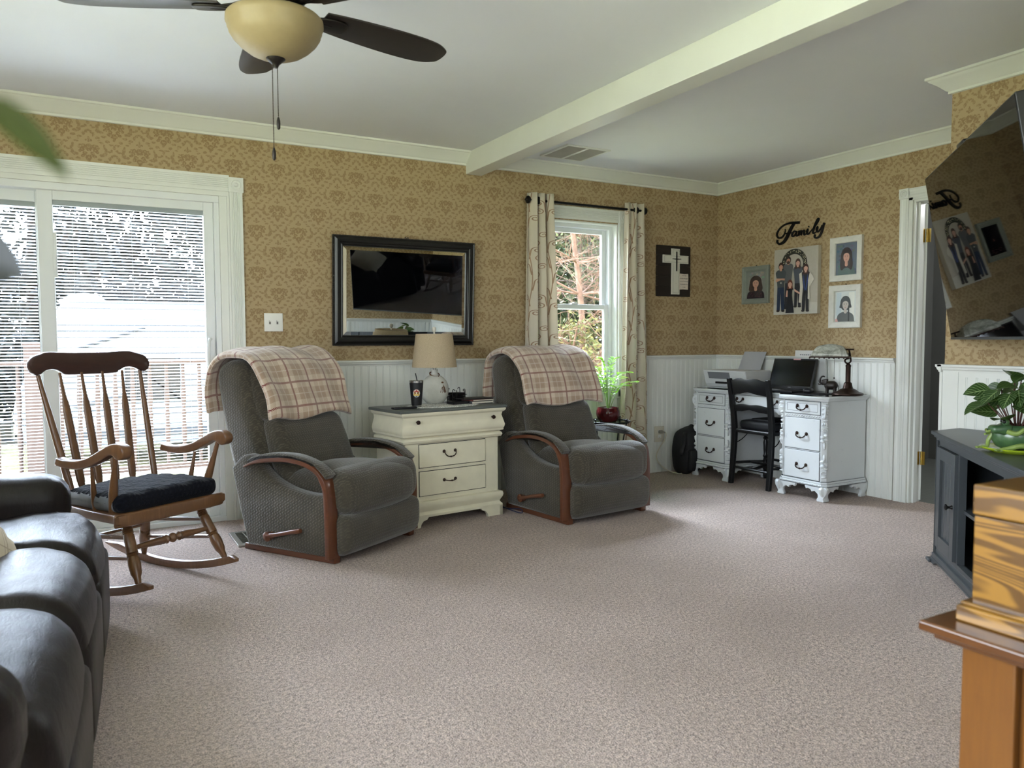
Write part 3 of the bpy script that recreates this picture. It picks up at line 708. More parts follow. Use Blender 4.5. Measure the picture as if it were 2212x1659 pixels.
# lamp
LP = (-2.862, -.42)
t = thing('table_lamp', 'pale ceramic lamp with tapered oatmeal linen shade on the cream nightstand', 'lamp', (LP[0], LP[1], .7075))
m = Mat('grey_white_ceramic', (206, 206, 196), .45, coat=.15); m.color(m.mix(m.noise(14, 4, .7), (176, 176, 166), (216, 216, 208))); m.bump(m.noise(60, 3), .1, .003)
b = MB(); b.lathe([(.001, 0), (.05, 0), (.058, .004), (.075, .022), (.090, .05), (.096, .082), (.092, .115), (.078, .145), (.055, .168), (.034, .18), (.024, .187), (.021, .20), (.0235, .212), (.0235, .216), (.001, .216)], n=36)
for v_ in range(len(b.v)): pass
bs = b.build('lamp_base', m.m, t); bs.scale = (1, .72, 1)
M_nickel = plain('brushed_nickel', (170, 168, 160), .3, .04, 40, metal=1)
b = MB(); b.cyl((0, 0, .214), (0, 0, .25), .009, n=12); b.cyl((0, 0, .225), (0, 0, .231), .016, n=16); b.cyl((0, 0, .25), (0, 0, .455), .003, n=8)
for k in range(3): b.tube([(0, 0, .435), (.11*cos(k*2.09), .11*sin(k*2.09), .445)], .0015, 6)
b.build('lamp_stem', M_nickel, t)
m = Mat('oatmeal_linen', (206, 190, 160), .9, spec=.1)
sc_ = m.noise(260, 3, .8); m.color(m.mix(sc_.ss(.25, .75), (176, 158, 128), (216, 200, 172))); m.bump(sc_, .15, .002)
tl_ = m.nt.nodes.new('ShaderNodeBsdfTranslucent'); tl_.inputs[0].default_value = lin((220, 200, 165)); mx_ = m.nt.nodes.new('ShaderNodeMixShader'); mx_.inputs[0].default_value = .25
m.nt.links.new(m.b.outputs[0], mx_.inputs[1]); m.nt.links.new(tl_.outputs[0], mx_.inputs[2]); m.nt.links.new(mx_.outputs[0], m.nt.nodes['Material Output'].inputs[0])
b = MB(); b.lathe([(.143, .232), (.145, .232), (.118, .446), (.116, .446), (.141, .236), (.143, .232)], n=48, cap=False); b.build('lamp_shade', m.m, t, ang=30)
b = MB(); b.lathe([(.001, .446), (.006, .446), (.005, .456), (.010, .462), (.0145, .474), (.012, .487), (.001, .492)], n=16); b.build('finial', plain('cream_finial', (214, 210, 196), .5), t)
M_jute = plain('brown_jute', (104, 70, 46), .9, .3, 80, 1, 300)
b = MB(); b.tube([(.031*cos(a), .029*sin(a), .186-.014*sin(a)*(-1)-.012*cos(a)*0) for a in [2*pi*i/20 for i in range(20)]], .0042, 6, closed=True)
b.tube(crv([(.012, -.030, .172), (.026, -.040, .150), (.030, -.052, .135)], 4), .0045, 6)
b.lathe([(.001, -.006), (.009, -.004), (.009, .004), (.001, .006)], (.030, -.053, .134), 10)
for k in range(12): b.tube([(.030, -.054, .132), (.030+.012*cos(k*1.7), -.060-.006*abs(sin(k*2.1)), .10), (.030+.020*cos(k*1.7), -.066-.004*sin(k), .072+.006*sin(k*3))], .0016, 5)
b.build('tassel_cord', M_jute, t)
# tumbler
t = thing('tumbler', 'black insulated tumbler with steel rim, straw and round sunset sticker', 'tumbler', (*nsw(-.175, -.03)[:2], .7072))
M_tb = plain('black_powder_coat', (18, 18, 20), .45, .1); M_steel = plain('steel', (176, 176, 174), .25, .03, 50, metal=1)
b = MB(); b.lathe([(.001, .012), (.0305, .012), (.032, .02), (.042, .148), (.001, .148)], n=32); b.build('body', M_tb, t, ang=40)
b = MB(); b.lathe([(.001, 0), (.029, 0), (.0305, .012), (.001, .012)], n=32); b.build('steel_base', M_steel, t, ang=40)
b = MB(); b.lathe([(.0423, .148), (.043, .160), (.040, .162), (.038, .158), (.038, .150), (.0415, .148)], n=32, cap=False); b.build('steel_band', M_steel, t, ang=40)
b = MB(); b.lathe([(.001, .154), (.038, .154), (.038, .159), (.001, .158)], n=24); b.build('lid', M_tb, t)
b = MB(); b.tube([(.004, -.004, .156), (-.008, -.006, .206)], .0032, 10); b.build('straw', M_tb, t)
def sticker(mb, ang0, zc, rad, rr, col_rings):
    pass
b = MB(); SA = R(-112)   # direction the sticker faces
def onc(u, v, d):       # wraps flat sticker coordinates on the tapered cup
    r_ = .0315+(.042-.032)*((v+.085-.02)/.128)+.0012+d; a = SA+u/.037; return (r_*cos(a), r_*sin(a), .085+v)
def disc(mb, cu, cv, ru, rv, d, mi, clip=None):
    n = 24; pts = [(cu+ru*cos(2*pi*i/n), cv+rv*sin(2*pi*i/n)) for i in range(n)]
    if clip: pts = [(u, min(max(v, clip[0]), clip[1])) for u, v in pts]
    vs = [onc(cu, (clip[0]+clip[1])/2 if clip else cv, d)]+[onc(u, v, d) for u, v in pts]; mb.add(vs, [(0, i+1, (i+1) % n+1) for i in range(n)], mi)
disc(b, 0, 0, .021, .024, 0, 0); disc(b, 0, 0, .020, .023, .0003, 1, (.008, .03)); disc(b, 0, 0, .020, .023, .0003, 2, (-.014, -.004)); disc(b, 0, 0, .020, .023, .0003, 3, (-.03, -.014)); 
for k in range(4): disc(b, -.012+.008*k, .001, .0022, .007, .0006, 4)
b.build('round_sticker', [plain('sticker_white', (232, 228, 214), .5), plain('sticker_red', (170, 48, 40), .5), plain('sticker_yellow', (222, 186, 74), .5), plain('sticker_blue', (54, 84, 110), .5), plain('sticker_tan', (202, 150, 80), .5)], t, smooth=False)
# phone / remotes / coaster rack / notebooks
b = MB(); b.rbox((0, 0, .006), (.075, .022, .006), .004, 3, 2); o = b.build('remote_control', M_tb); o.location = nsw(-.285, -.075); o.rotation_euler = (0, 0, R(2)); tag(o, 'black remote control at the left front of the grey nightstand top', 'remote')
k = MB()
for i in range(4):
    for j in range(3): k.rbox((-.05+i*.018, -.01+j*.010, .0125), (.005, .003, .001), .0008, 1, 1)
k.build('buttons', plain('dark_grey_buttons', (60, 60, 62), .6), o)
b = MB(); b.prism([(-.06, -.03), (.06, -.03), (.052, .03), (-.055, .032)], 0, .004, 'xy', .001); b.prism([(-.064, -.034), (.064, -.034), (.064, -.028), (-.064, -.028)], .003, .016, 'xy', .001); b.prism([(-.064, .030), (.064, .030), (.064, .036), (-.064, .036)], .003, .016, 'xy', .001); b.prism([(-.064, -.034), (-.058, -.034), (-.058, .036), (-.064, .036)], .003, .016, 'xy'); b.prism([(.058, -.034), (.064, -.034), (.064, .036), (.058, .036)], .003, .016, 'xy')
o = b.build('tray', M_tb, smooth=False); o.location = nsw(.135, -.015, .7075); o.rotation_euler = (0, 0, R(14)); tag(o, 'small black tray in front of the wire coaster holder', 'tray')
t = thing('coaster_holder', 'black wire coaster holder with a stack of coasters right of the lamp', 'coaster holder', (*nsw(.205, .115)[:2], .7045), 10)
b = MB()
for s_ in (-1, 1):
    b.tube(crv([(s_*.05, -.03, 0), (s_*.05, -.03, .075), (s_*.044, -.03, .088), (s_*.036, -.03, .086), (s_*.034, -.03, .078)], 4), .0022, 6)
    b.tube(crv([(s_*.05, .03, 0), (s_*.05, .03, .085), (s_*.044, .03, .096), (s_*.036, .03, .094), (s_*.034, .03, .086)], 4), .0022, 6)
    b.tube(crv([(s_*.03, -.048, 0), (s_*.03, -.048, .07), (s_*.03, -.044, .082), (s_*.03, -.038, .08)], 3), .0022, 6)
for z in (.004, .03, .055): b.tube([(.05, -.05, z), (.05, .05, z), (-.05, .05, z), (-.05, -.05, z)], .0018, 6, closed=True)
b.build('wire_frame', M_iron, t)
for i in range(6):
    b = MB(); b.rbox((0, 0, .010+i*.0105), (.044, .044, .0042), .003, 2, 2); b.build('coaster', plain('stone_coaster', (96, 94, 88), .7) if i == 0 else cst, t)
    if i == 0: cst = t.children[-1].data.materials[0]
def slab(name, label, cat, c, rz, hx, hy, h, mat, pages=None, r=.004, group=None):
    o = MB().rbox((0, 0, h/2), (hx, hy, h/2), min(r, h/2*.9), 2, 2).build(name, mat); o.location = c; o.rotation_euler = (0, 0, R(rz)); tag(o, label, cat, group)
    if pages: q = MB(); q.box(-hx+.006, hx+.001, -hy-.0008, hy+.0008, h*.2, h*.8); q.build('pages', pages, o, smooth=False)
    return o
M_leather_bk = plain('black_leatherette', (30, 29, 30), .5, .15); M_pg = plain('paper_pages', (206, 198, 182), .9)
slab('notebook', 'grey covered notebook at the bottom of the pile at the right end of the nightstand', 'notebook', nsw(.29, .0, .7045), 9, .085, .06, .018, plain('grey_cover', (70, 72, 72), .6), M_pg)
slab('paperback', 'thin book with reddish cover in the pile at the right end of the nightstand', 'book', nsw(.295, -.002, .7225), 12, .088, .058, .010, plain('red_brown_cover', (104, 58, 50), .6), M_pg)
slab('tablet', 'black tablet lying on top of the books at the right end of the nightstand', 'tablet', nsw(.275, .012, .7328), 4, .11, .068, .007, M_leather_bk)
# ------------------------------------------------------------------ rocking chair
t = thing('rocking_chair', 'brown wooden rocking chair with black seat cushion beside the leather sofa', 'rocking chair', (-4.6652, -1.0478, 0), 32.5)
def turned(mb, p0, p1, prof, n=12, mi=0):
    """prof: (fraction along, radius)"""
    p0 = Vector(p0); p1 = Vector(p1); mb.tube([p0.lerp(p1, f) for f, r in prof], [r for f, r in prof], n, mi)
def rk(y): return .33*(y-.09)**2
for s in (-1, 1):
    ys = [-.425+.95*i/26 for i in range(27)]
    topl = [(y, rk(y)+.038*min(1, (y+.432)/.05+.25)*min(1, (.535-y)/.14+.15)) for y in ys]
    b = MB(); b.prism([(y, rk(y)) for y in ys]+topl[::-1], s*.225-.014, s*.225+.014, 'yz', .004); b.build('rocker', M_maple, t, ang=40)
LP_ = [(0, .011), (.05, .013), (.14, .021)]+[q for i in range(4) for q in ((.16+i*.022, .023), (.171+i*.022, .019))]+[(.26, .022), (.50, .0235), (.52, .024)]+[q for i in range(3) for q in ((.53+i*.022, .0245), (.541+i*.022, .0205))]+[(.62, .024), (.70, .026), (.84, .022), (.90, .015), (1, .012)]
for (top, bot) in (((-.185, -.215, .352), (-.225, -.345, rk(-.345)+.035)), ((.185, -.215, .352), (.225, -.345, rk(-.345)+.035)), ((-.155, .11, .345), (-.225, .235, rk(.235)+.035)), ((.155, .11, .345), (.225, .235, rk(.235)+.035))):
    b = MB(); turned(b, top, bot, LP_); b.build('leg', M_maple, t, ang=50)
def mid(a, b_, f): return tuple(a[i]+(b_[i]-a[i])*f for i in range(3))
FL = [((s*.185, -.215, .352), (s*.225, -.345, .10)) for s in (-1, 1)]; RL = [((s*.155, .11, .345), (s*.225, .235, .042)) for s in (-1, 1)]
a, c = mid(*FL[0], .46), mid(*FL[1], .46)
SP = [(0, .009), (.15, .012), (.34, .019), (.36, .016), (.38, .019), (.40, .016), (.42, .021), (.44, .014), (.46, .012), (.48, .020), (.5, .023), (.52, .020), (.54, .012), (.56, .014), (.58, .021), (.60, .016), (.62, .019), (.64, .016), (.66, .019), (.85, .012), (1, .009)]
b = MB(); turned(b, a, c, SP); b.build('stretcher', M_maple, t)
b = MB(); b.tube([mid(*RL[0], .45), mid(*RL[1], .45)], .009, 8); b.build('stretcher', M_maple, t)
for i in (0, 1):
    for f, g in ((.30, .35), (.62, .68)):
        b = MB(); p, q = mid(*FL[i], f), mid(*RL[i], g); b.tube([p, mid(p, q, .5), q], [.008, .011, .008], 8); b.build('stretcher', M_maple, t)
b = MB()
seat = crv([(-.262, -.29), (-.27, -.27), (-.262, -.10), (-.235, .08), (-.20, .165), (0, .185), (.20, .165), (.235, .08), (.262, -.10), (.27, -.27), (.262, -.29), (0, -.296)], 3, True)
b.prism(seat, .350, .388, 'xy', .006); b.prism(crv([(-.262, -.252), (-.262, -.292), (0, -.30), (.262, -.292), (.262, -.252)], 3), .335, .392, 'xy', .008)
b.build('seat', M_maple, t, ang=50)
M_seatblk = ribbed('black_quilted_cloth', (22, 24, 34), (7, 8, 12), 260, 260, .8, .05); M_seatgry = plain('charcoal_vinyl', (112, 116, 120), .6, .15, 8, .2, 90)
def cf(x, y, z):
    tz = .5-.5*y/.225 if False else 0
    return (x*(1-.08*max(0, y)/.22), y, z+(.006*sin(x*55)*sin(y*55) if z > 0 else 0)-(.012 if z > 0 else 0)*max(0, (y/.22)))
b = MB(); b.rbox((0, -.065, .428), (.252, .222, .040), .034, 16, 3, (0, 0, .014), fn=cf)
o = b.build('seat_cushion', [M_seatblk, M_seatgry], t, ang=80)
for p in o.data.polygons:
    c_ = p.center
    if abs(c_.x) > .20 and c_.z < .452 and c_.y > -.235 and c_.z < .46-.0*c_.y: p.material_index = 1
for s in (-1, 1):   # back posts
    p0, p1 = Vector((s*.205, .095, .375)), Vector((s*.255, .268, .985))
    b = MB(); turned(b, p0, p1, [(0, .012), (.12, .015), (.3, .0165), (.45, .016), (.7, .0135), (.9, .010), (1, .009)]); b.build('back_post', M_maple, t)
for i in range(4):  # flattened arrow spindles
    f = (i-1.5)/1.5; p0 = Vector((f*.125, .155, .385)); p1 = Vector((f*.155, .262, .97)); b = MB(); L_ = []; 
    PR = [(0, .009), (.06, .010), (.16, .020), (.22, .021), (.5, .020), (.70, .019), (.76, .016), (.82, .010), (.93, .008), (1, .007)]
    b.tube([p0.lerp(p1, f_) for f_, r in PR], [r for f_, r in PR], 10, upv=(0, 1, -.2), flat=.42)
    b.build('spindle', M_maple, t, ang=60)
# crest rail
up_ = [(-.296, .998), (-.292, 1.022), (-.272, 1.045), (-.24, 1.055), (-.195, 1.066), (-.10, 1.062), (0, 1.061), (.10, 1.062), (.195, 1.066), (.24, 1.055), (.272, 1.045), (.292, 1.022), (.296, .998)]
lw_ = [(.288, .975), (.268, .962), (.248, .966), (.225, .980), (.195, .986), (.165, .982), (.14, .970), (.115, .958), (0, .957), (-.115, .958), (-.14, .970), (-.165, .982), (-.195, .986), (-.225, .980), (-.248, .966), (-.268, .962), (-.288, .975)]
b = MB(); b.prism(crv(up_, 3)+crv(lw_, 3), -.292, -.256, 'xz', .008)
for q in range(len(b.v)):
    x, y, z = b.v[q]; b.v[q] = (x, y-.030*(1-(x/.3)**2)*-1+(-.018)+(z-1.0)*.18, z)
b.build('crest_rail', M_walnut, t, ang=50)
# arms
for s in (-1, 1):
    topa = crv([(.105, .606), (.055, .600), (-.04, .606), (-.12, .625), (-.20, .660), (-.262, .686), (-.31, .692), (-.345, .680), (-.356, .660), (-.348, .636), (-.325, .625), (-.305, .628), (-.285, .640), (-.255, .640), (-.197, .612), (-.12, .582), (-.04, .566), (.05, .566), (.115, .572)], 3)
    b = MB(); b.prism(topa, s*.262-.024, s*.262+.024, 'yz', .007); b.build('armrest', M_maple, t, ang=45)
    b = MB(); turned(b, (s*.262, -.275, .635), (s*.235, -.20, .385), [(0, .009), (.25, .012), (.5, .017), (.65, .019), (.85, .016), (1, .013)]); b.build('arm_post', M_maple, t)
    b = MB(); turned(b, (s*.262, -.115, .578), (s*.238, -.09, .385), [(0, .007), (.3, .009), (.6, .012), (.8, .012), (1, .009)]); b.build('arm_spindle', M_maple, t)

# ------------------------------------------------------------------ leather sofa
m = Mat('dark_brown_leather', (26, 21, 19), .36, spec=.22)
n_ = m.noise(5, 4, .6); w_ = m.noise(14, 5, .65, m.mapv((1, 3.2, 1)), .6); gr = m.voro(420)
m.color(m.mix(n_, (20, 16, 15), (34, 28, 26))); m.bump(w_*1.0+gr*.10+n_*.4, .25, .010); M_leather = m.m
t = thing('leather_sofa', 'dark brown leather sofa with rolled seat fronts at the left edge of the room', 'sofa', (-4.842, -2.55, 0), 86.4)
def puckf(seed):
    rnd = random.Random(seed); a = [rnd.uniform(0, 6) for _ in range(4)]
    def f(x, y, z):
        e = max(0, abs(x)/.29-.72)/.28
        return (x, y, z+.004*sin(x*21+a[0])*sin(y*13+a[1])-.03*e*e*(1 if z > 0 else 0)*.5+.003*e*sin(y*60+a[2]))
    return f
def seat_unit(i, xc, hw):
    prof = crv([(.0, .13), (.002, .24), (.006, .32), (.03, .392), (.085, .446), (.16, .470), (.24, .470), (.40, .458), (.62, .452), (.78, .455), (.80, .40), (.80, .30), (.40, .27), (.10, .12)], 4)
    vs = []; fs = []; N = len(prof); rows = 15; rnd = random.Random(i)
    b = MB()
    cy, cz = .30, .30
    for r_ in range(rows+1):
        u = -1+2*r_/rows; e = max(0, abs(u)-.80)/.20; ins = .05*(1-sqrt(max(0, 1-e*e)))+.012*u*u
        for (y, z) in prof:
            dy, dz = y-cy, z-cz; l = hypot(dy, dz); k = 1-ins*1.0/l
            wr = .0035*sin(y*34+u*6+i*2)*sin(u*9+i)+.004*max(0, abs(u)-.6)*sin(y*70+z*60+i)
            vs.append((xc+u*hw, cy+dy*k+0, cz+dz*k+wr))
    for r_ in range(rows):
        for j in range(N): fs.append((r_*N+j, r_*N+(j+1) % N, (r_+1)*N+(j+1) % N, (r_+1)*N+j))
    fs += [tuple(range(N-1, -1, -1)), tuple(rows*N+j for j in range(N))]
    b.add(vs, fs); o = b.build('seat_cushion', M_leather, t, ang=70)
for i, (xc, hw) in enumerate(((.715, .288), (.125, .302), (-.518, .338))): seat_unit(i, xc, hw)
b = MB(); b.box(-.80, 1.0, .03, .95, .03, .27); b.build('sofa_frame', plain('black_underside', (18, 16, 16), .8), t, smooth=False)
for i, (xc, hw) in enumerate(((.715, .288), (.125, .302), (-.518, .338))):
    b = MB(); b.rbox((xc, .055, .165), (hw-.004, .055, .15), .04, 6, 3, (0, .008, 0), fn=puckf(i+9)); b.build('front_panel', M_leather, t, ang=80)
for (x0, x1, yf, zt) in ((1.005, 1.235, .155, .58), (-1.09, -.86, .072, .60)):
    xc, hw = (x0+x1)/2, (x1-x0)/2
    def af(x, y, z, hw=hw): return (x*(1+.04*max(0, z)/.2), y, z-.0)
    b = MB(); b.rbox((xc, yf+.42, .27), (hw-.012, .42, .22), .045, 6, 3, (.006, .006, 0)); b.rbox((xc, yf+.39, zt-.115), (hw, .405, .115), .085, 10, 4, (.004, .008, .012), fn=lambda x, y, z: (x, y, z+.004*sin(y*19)*sin(x*23)+(.004*sin(x*80) if y < -.37 else 0)))
    b.build('arm', M_leather, t, ang=80)
for i, (xc, hw) in enumerate(((.715, .288), (.125, .302), (-.518, .338))):
    b = MB(); b.rbox((xc, .86, .62), (hw, .13, .26), .09, 6, 3, (0, .03, .01), fn=lambda x, y, z: (x, y+z*.25, z)); b.build('back_cushion', M_leather, t, ang=80)
for (x, y) in ((-.9, .2), (1.1, .2), (-.9, .85), (1.1, .85)):
    b = MB(); b.box(x-.03, x+.03, y-.03, y+.03, 0, .09); b.build('foot', M_black, t, smooth=False)
# pillow
m = Mat('striped_linen', (196, 182, 160), .9); c = m.xyz()
l1 = ((c[0]*14).fr()-.5).ab().lt(.045).mx(((c[2]*14+.3).fr()-.5).ab().lt(.03)); l2 = ((c[0]*14+.2).fr()-.5).ab().lt(.02)
cc = m.mix(l1*.55, (205, 192, 170), (148, 128, 108)); cc = m.mix(l2*.5, cc, (120, 84, 80)); m.color(cc); m.bump(m.noise(240, 2), .3, .003)
def pf(x, y, z):
    e = (abs(x)/.23)*(abs(z)/.23); s_ = 1+.10*e; return (x*s_, y*(1-.75*max((abs(x)/.23)**3, (abs(z)/.23)**3)), z*s_)
b = MB(); b.rbox((0, 0, 0), (.23, .075, .23), .05, 12, 3, (0, .03, 0), fn=pf); o = b.build('throw_pillow', m.m, ang=80)
o.location = (-5.262, -2.13, .585); o.rotation_euler = (R(-62), R(36), R(58)); tag(o, 'beige striped throw pillow lying on the dark leather sofa', 'pillow')

# ------------------------------------------------------------------ ceiling fan
FX, FY = -4.276, -2.407
t = thing('ceiling_fan', 'dark five-blade ceiling fan with cream glass bowl light and two pull chains', 'ceiling fan', (FX, FY, ZC), 12)
M_fan = plain('dark_bronze_fan', (34, 29, 27), .38, .1, 20, metal=.5); M_blade = wood('espresso_blade', (30, 24, 20), (44, 36, 30), 8, 0, .45, 9, .05)
z0 = 2.18-ZC
b = MB(); b.lathe([(.001, 0), (.085, 0), (.088, -.02), (.07, -.045), (.075, -.05), (.125, -.07), (.135, -.10), (.135, -.16), (.12, -.19), (.10, -.205), (.10, -.225), (.085, -.25), (.085, -.275), (.12, -.285), (.145, -.292), (.145, -.30), (.001, -.30)], n=40); b.build('motor_housing', M_fan, t, ang=35)
for k in range(5):
    a = 2*pi*k/5; Mz = Matrix.Rotation(a, 4, 'Z') @ Matrix.Translation((0, 0, z0)) @ Matrix.Rotation(R(-11), 4, 'X')
    pts = crv([(.165, -.05), (.26, -.062), (.40, -.072), (.52, -.074), (.60, -.066), (.645, -.046), (.659, -.030), (.663, 0), (.659, .030), (.645, .046), (.60, .066), (.52, .074), (.40, .072), (.26, .062), (.165, .05)], 4)
    b = MB(); b.prism(pts, -.003, .003, 'xy', .0012, M=Mz); bl = b.build('blade', M_blade, t, ang=40)
    b = MB(); b.prism(crv([(.085, -.022), (.13, -.016), (.165, -.03), (.20, -.036), (.245, -.030), (.255, 0), (.245, .030), (.20, .036), (.165, .03), (.13, .016), (.085, .022)], 3), -.012, -.003, 'xy', .003, M=Mz)
    b.tube([Mz @ Vector((.08, 0, .01)), Mz @ Vector((.13, 0, -.004)), Mz @ Vector((.20, 0, -.008))], [.014, .013, .006], 8); b.build('blade_bracket', M_fan, bl, ang=50)
m = Mat('amber_cream_glass', (150, 134, 100), .55, coat=.1); nn = m.noise(7, 4, .7); m.color(m.mix(nn, (128, 112, 80), (160, 144, 110)))
m.b.inputs['Subsurface Weight'].default_value = .12; m.b.inputs['Subsurface Radius'].default_value = (.05, .04, .02); m.b.inputs['Subsurface Scale'].default_value = .3
b = MB(); b.lathe([(.143, -.288), (.151, -.296), (.152, -.312), (.146, -.320), (.147, -.328), (.142, -.337), (.142, -.343), (.130, -.362), (.110, -.382), (.085, -.400), (.055, -.413), (.03, -.418), (.001, -.418)], n=48); b.build('glass_bowl', m.m, t, ang=60)
b = MB(); b.lathe([(.001, -.405), (.032, -.412), (.030, -.420), (.018, -.430), (.010, -.438), (.007, -.446), (.001, -.448)], n=24); b.build('finial', M_fan, t)
M_chain = plain('chain_metal', (70, 64, 58), .35, .1, metal=1)
for (x, y, zt, zb) in ((-.012, 0, -.44, -.700), (.008, .006, -.44, -.598)):
    b = MB(); z = zt; N = 0
    b.cyl((x, y, zt), (x, y, zb), .0009, n=5)
    while z > zb: b.lathe([(.0001, -.0021), (.0019, -.001), (.0019, .001), (.0001, .0021)], (x, y, z), 6); z -= .0048
    p = b.build('pull_chain', M_chain, t, ang=60)
    b = MB(); b.lathe([(.0005, 0), (.003, -.002), (.0055, -.012), (.0062, -.022), (.0055, -.036), (.003, -.040), (.0005, -.041)], (x, y, zb), 12); b.build('chain_pull', M_fan, p)

# ------------------------------------------------------------------ mirror (leans slightly forward at the top)
mw, mh = 1.022, .718
t = thing('wall_mirror', 'wide mirror in a beaded black frame on the patterned wallpaper', 'mirror', (-2.899, -.012, 1.080), rot=(R(2.85), 0, 0))
M_frame = plain('black_beaded_frame', (20, 19, 17), .32, .2, 20)
def frame_loop(mb, prof, w, h, mi=0):
    """prof: (inset from outer edge, out from the wall); mitred frame, outer size w x h, standing on z=0"""
    k = len(prof); cs = [(-w/2, 0, 1, 1), (w/2, 0, -1, 1), (w/2, h, -1, -1), (-w/2, h, 1, -1)]; vs = []
    for (x, z, sx, sz) in cs:
        for (i_, d) in prof: vs.append((x+sx*i_, -d, z+sz*i_))
    fs = []
    for c_ in range(4):
        for j in range(k): fs.append((c_*k+j, ((c_+1) % 4)*k+j, ((c_+1) % 4)*k+(j+1) % k, c_*k+(j+1) % k))
    mb.add(vs, fs, mi)
b = MB(); frame_loop(b, [(0, 0), (0, .020), (.006, .026), (.012, .022), (.016, .024), (.028, .032), (.040, .030), (.050, .020), (.056, .018), (.062, .022), (.067, .020), (.070, .012), (.070, 0)], mw, mh)
for i in range(92):
    for (x, z) in ((-mw/2+(i+.5)*mw/92, .0025), (-mw/2+(i+.5)*mw/92, mh-.0025)): b.rbox((x, -.016, z), (.0038, .009, .004), .0025, 1, 1)
for i in range(64):
    for x in (-mw/2+.0025, mw/2-.0025): b.rbox((x, -.016, (i+.5)*mh/64), (.004, .009, .0038), .0025, 1, 1)
b.build('frame', M_frame, t, ang=35)
m = Mat('mirror_silver', (200, 208, 206), .004, metal=1); m.b.inputs['Base Color'].default_value = (.80, .83, .82, 1)
b = MB(); i0, i1 = .068, .092; x0, x1, za, zb = -mw/2+i0, mw/2-i0, i0, mh-i0; bx = i1-i0
b.add([(x0+bx, -.0145, za+bx), (x1-bx, -.0145, za+bx), (x1-bx, -.0145, zb-bx), (x0+bx, -.0145, zb-bx), (x0, -.013, za), (x1, -.013, za), (x1, -.013, zb), (x0, -.013, zb)],
      [(0, 1, 2, 3), (4, 5, 1, 0), (5, 6, 2, 1), (6, 7, 3, 2), (7, 4, 0, 3)]); b.build('mirror_glass', m.m, t, smooth=False)
b = MB(); b.tube(crv([(-.012, -.01, mh), (-.01, -.012, mh+.012), (0, -.010, mh+.004), (.01, -.012, mh+.012), (.012, -.01, mh)], 3), .0022, 6); b.build('hanger', M_frame, t)

# ------------------------------------------------------------------ switch plate, outlets
M_plate = plain('white_switch_plastic', (232, 232, 226), .4, .01); M_ivory = plain('almond_outlet_plastic', (206, 200, 182), .45, .02)
t = thing('light_switch', 'white double light switch plate between the sliding door and the mirror', 'light switch', (-3.780, -.0005, 1.229))
b = MB(); b.rbox((0, -.0035, 0), (.0575, .0035, .0575), .003, 2, 2); b.build('plate', M_plate, t)
for x in (-.023, .023):
    b = MB(); b.box(x-.0055, x+.0055, -.0075, -.006, -.012, .012, 0); b.build('switch_slot', plain('slot_shadow', (120, 118, 112), .6), t, smooth=False)
    b = MB(); b.box(x-.0045, x+.0045, -.019, -.006, 0, .008, M=Matrix.Translation((0, 0, .001)) @ Matrix.Rotation(R(-12), 4, 'X')); b.build('switch_toggle', M_plate, t, smooth=False, bevel=.001)
def outlet(label, loc, sx, sz):
    t = thing('wall_outlet', label, 'outlet', loc)
    b = MB(); b.rbox((0, -.004, 0), (sx, .004, sz), .003, 2, 2); b.build('plate', M_ivory, t)
    for z in (-.020, .020):
        b = MB(); b.prism([(-.016, -.010), (.016, -.010), (.016, .010), (.010, .0145), (-.010, .0145), (-.016, .010)], .008, .0105, 'xz'); f = b.build('receptacle', M_plate, t, smooth=False); f.location = (0, 0, z)
        b = MB(); b.box(-.0075, -.0055, -.0108, -.0098, -.003, .006); b.box(.0055, .0075, -.0108, -.0098, -.003, .006); b.cyl((0, -.0098, -.007), (0, -.0108, -.007), .0025, n=8); b.build('slots', M_black, f, smooth=False)
    return t
outlet('almond wall outlet right of the curtain with a cream cord plugged in', (-.648, -.0105, .322), .052, .066)
outlet('white wall outlet low on the wainscot between nightstand and right recliner', (-2.425, -.0105, .37), .036, .06)
# cream power cord with angled plug
t = thing('power_cord', 'cream power cord plugged into the wall outlet and trailing behind the white desk', 'cord', (0, 0, 0))
M_cord = plain('cream_cord', (196, 190, 168), .5, .03)
b = MB(); b.tube(crv([(-.615, -.055, .34), (-.612, -.06, .315), (-.622, -.05, .27), (-.665, -.04, .21), (-.700, -.045, .15), (-.69, -.06, .09), (-.64, -.10, .035), (-.585, -.15, .008), (-.53, -.17, .006), (-.46, -.145, .05), (-.40, -.12, .06), (-.30, -.10, .02)], 6), .0042, 8); b.build('cable', M_cord, t)
b = MB(); b.rbox((-.648, -.034, .342), (.015, .016, .013), .006, 2, 2); b.tube([(-.640, -.045, .342), (-.618, -.056, .338)], [.009, .005], 8); b.build('plug', plain('grey_plug', (140, 136, 122), .5), t)

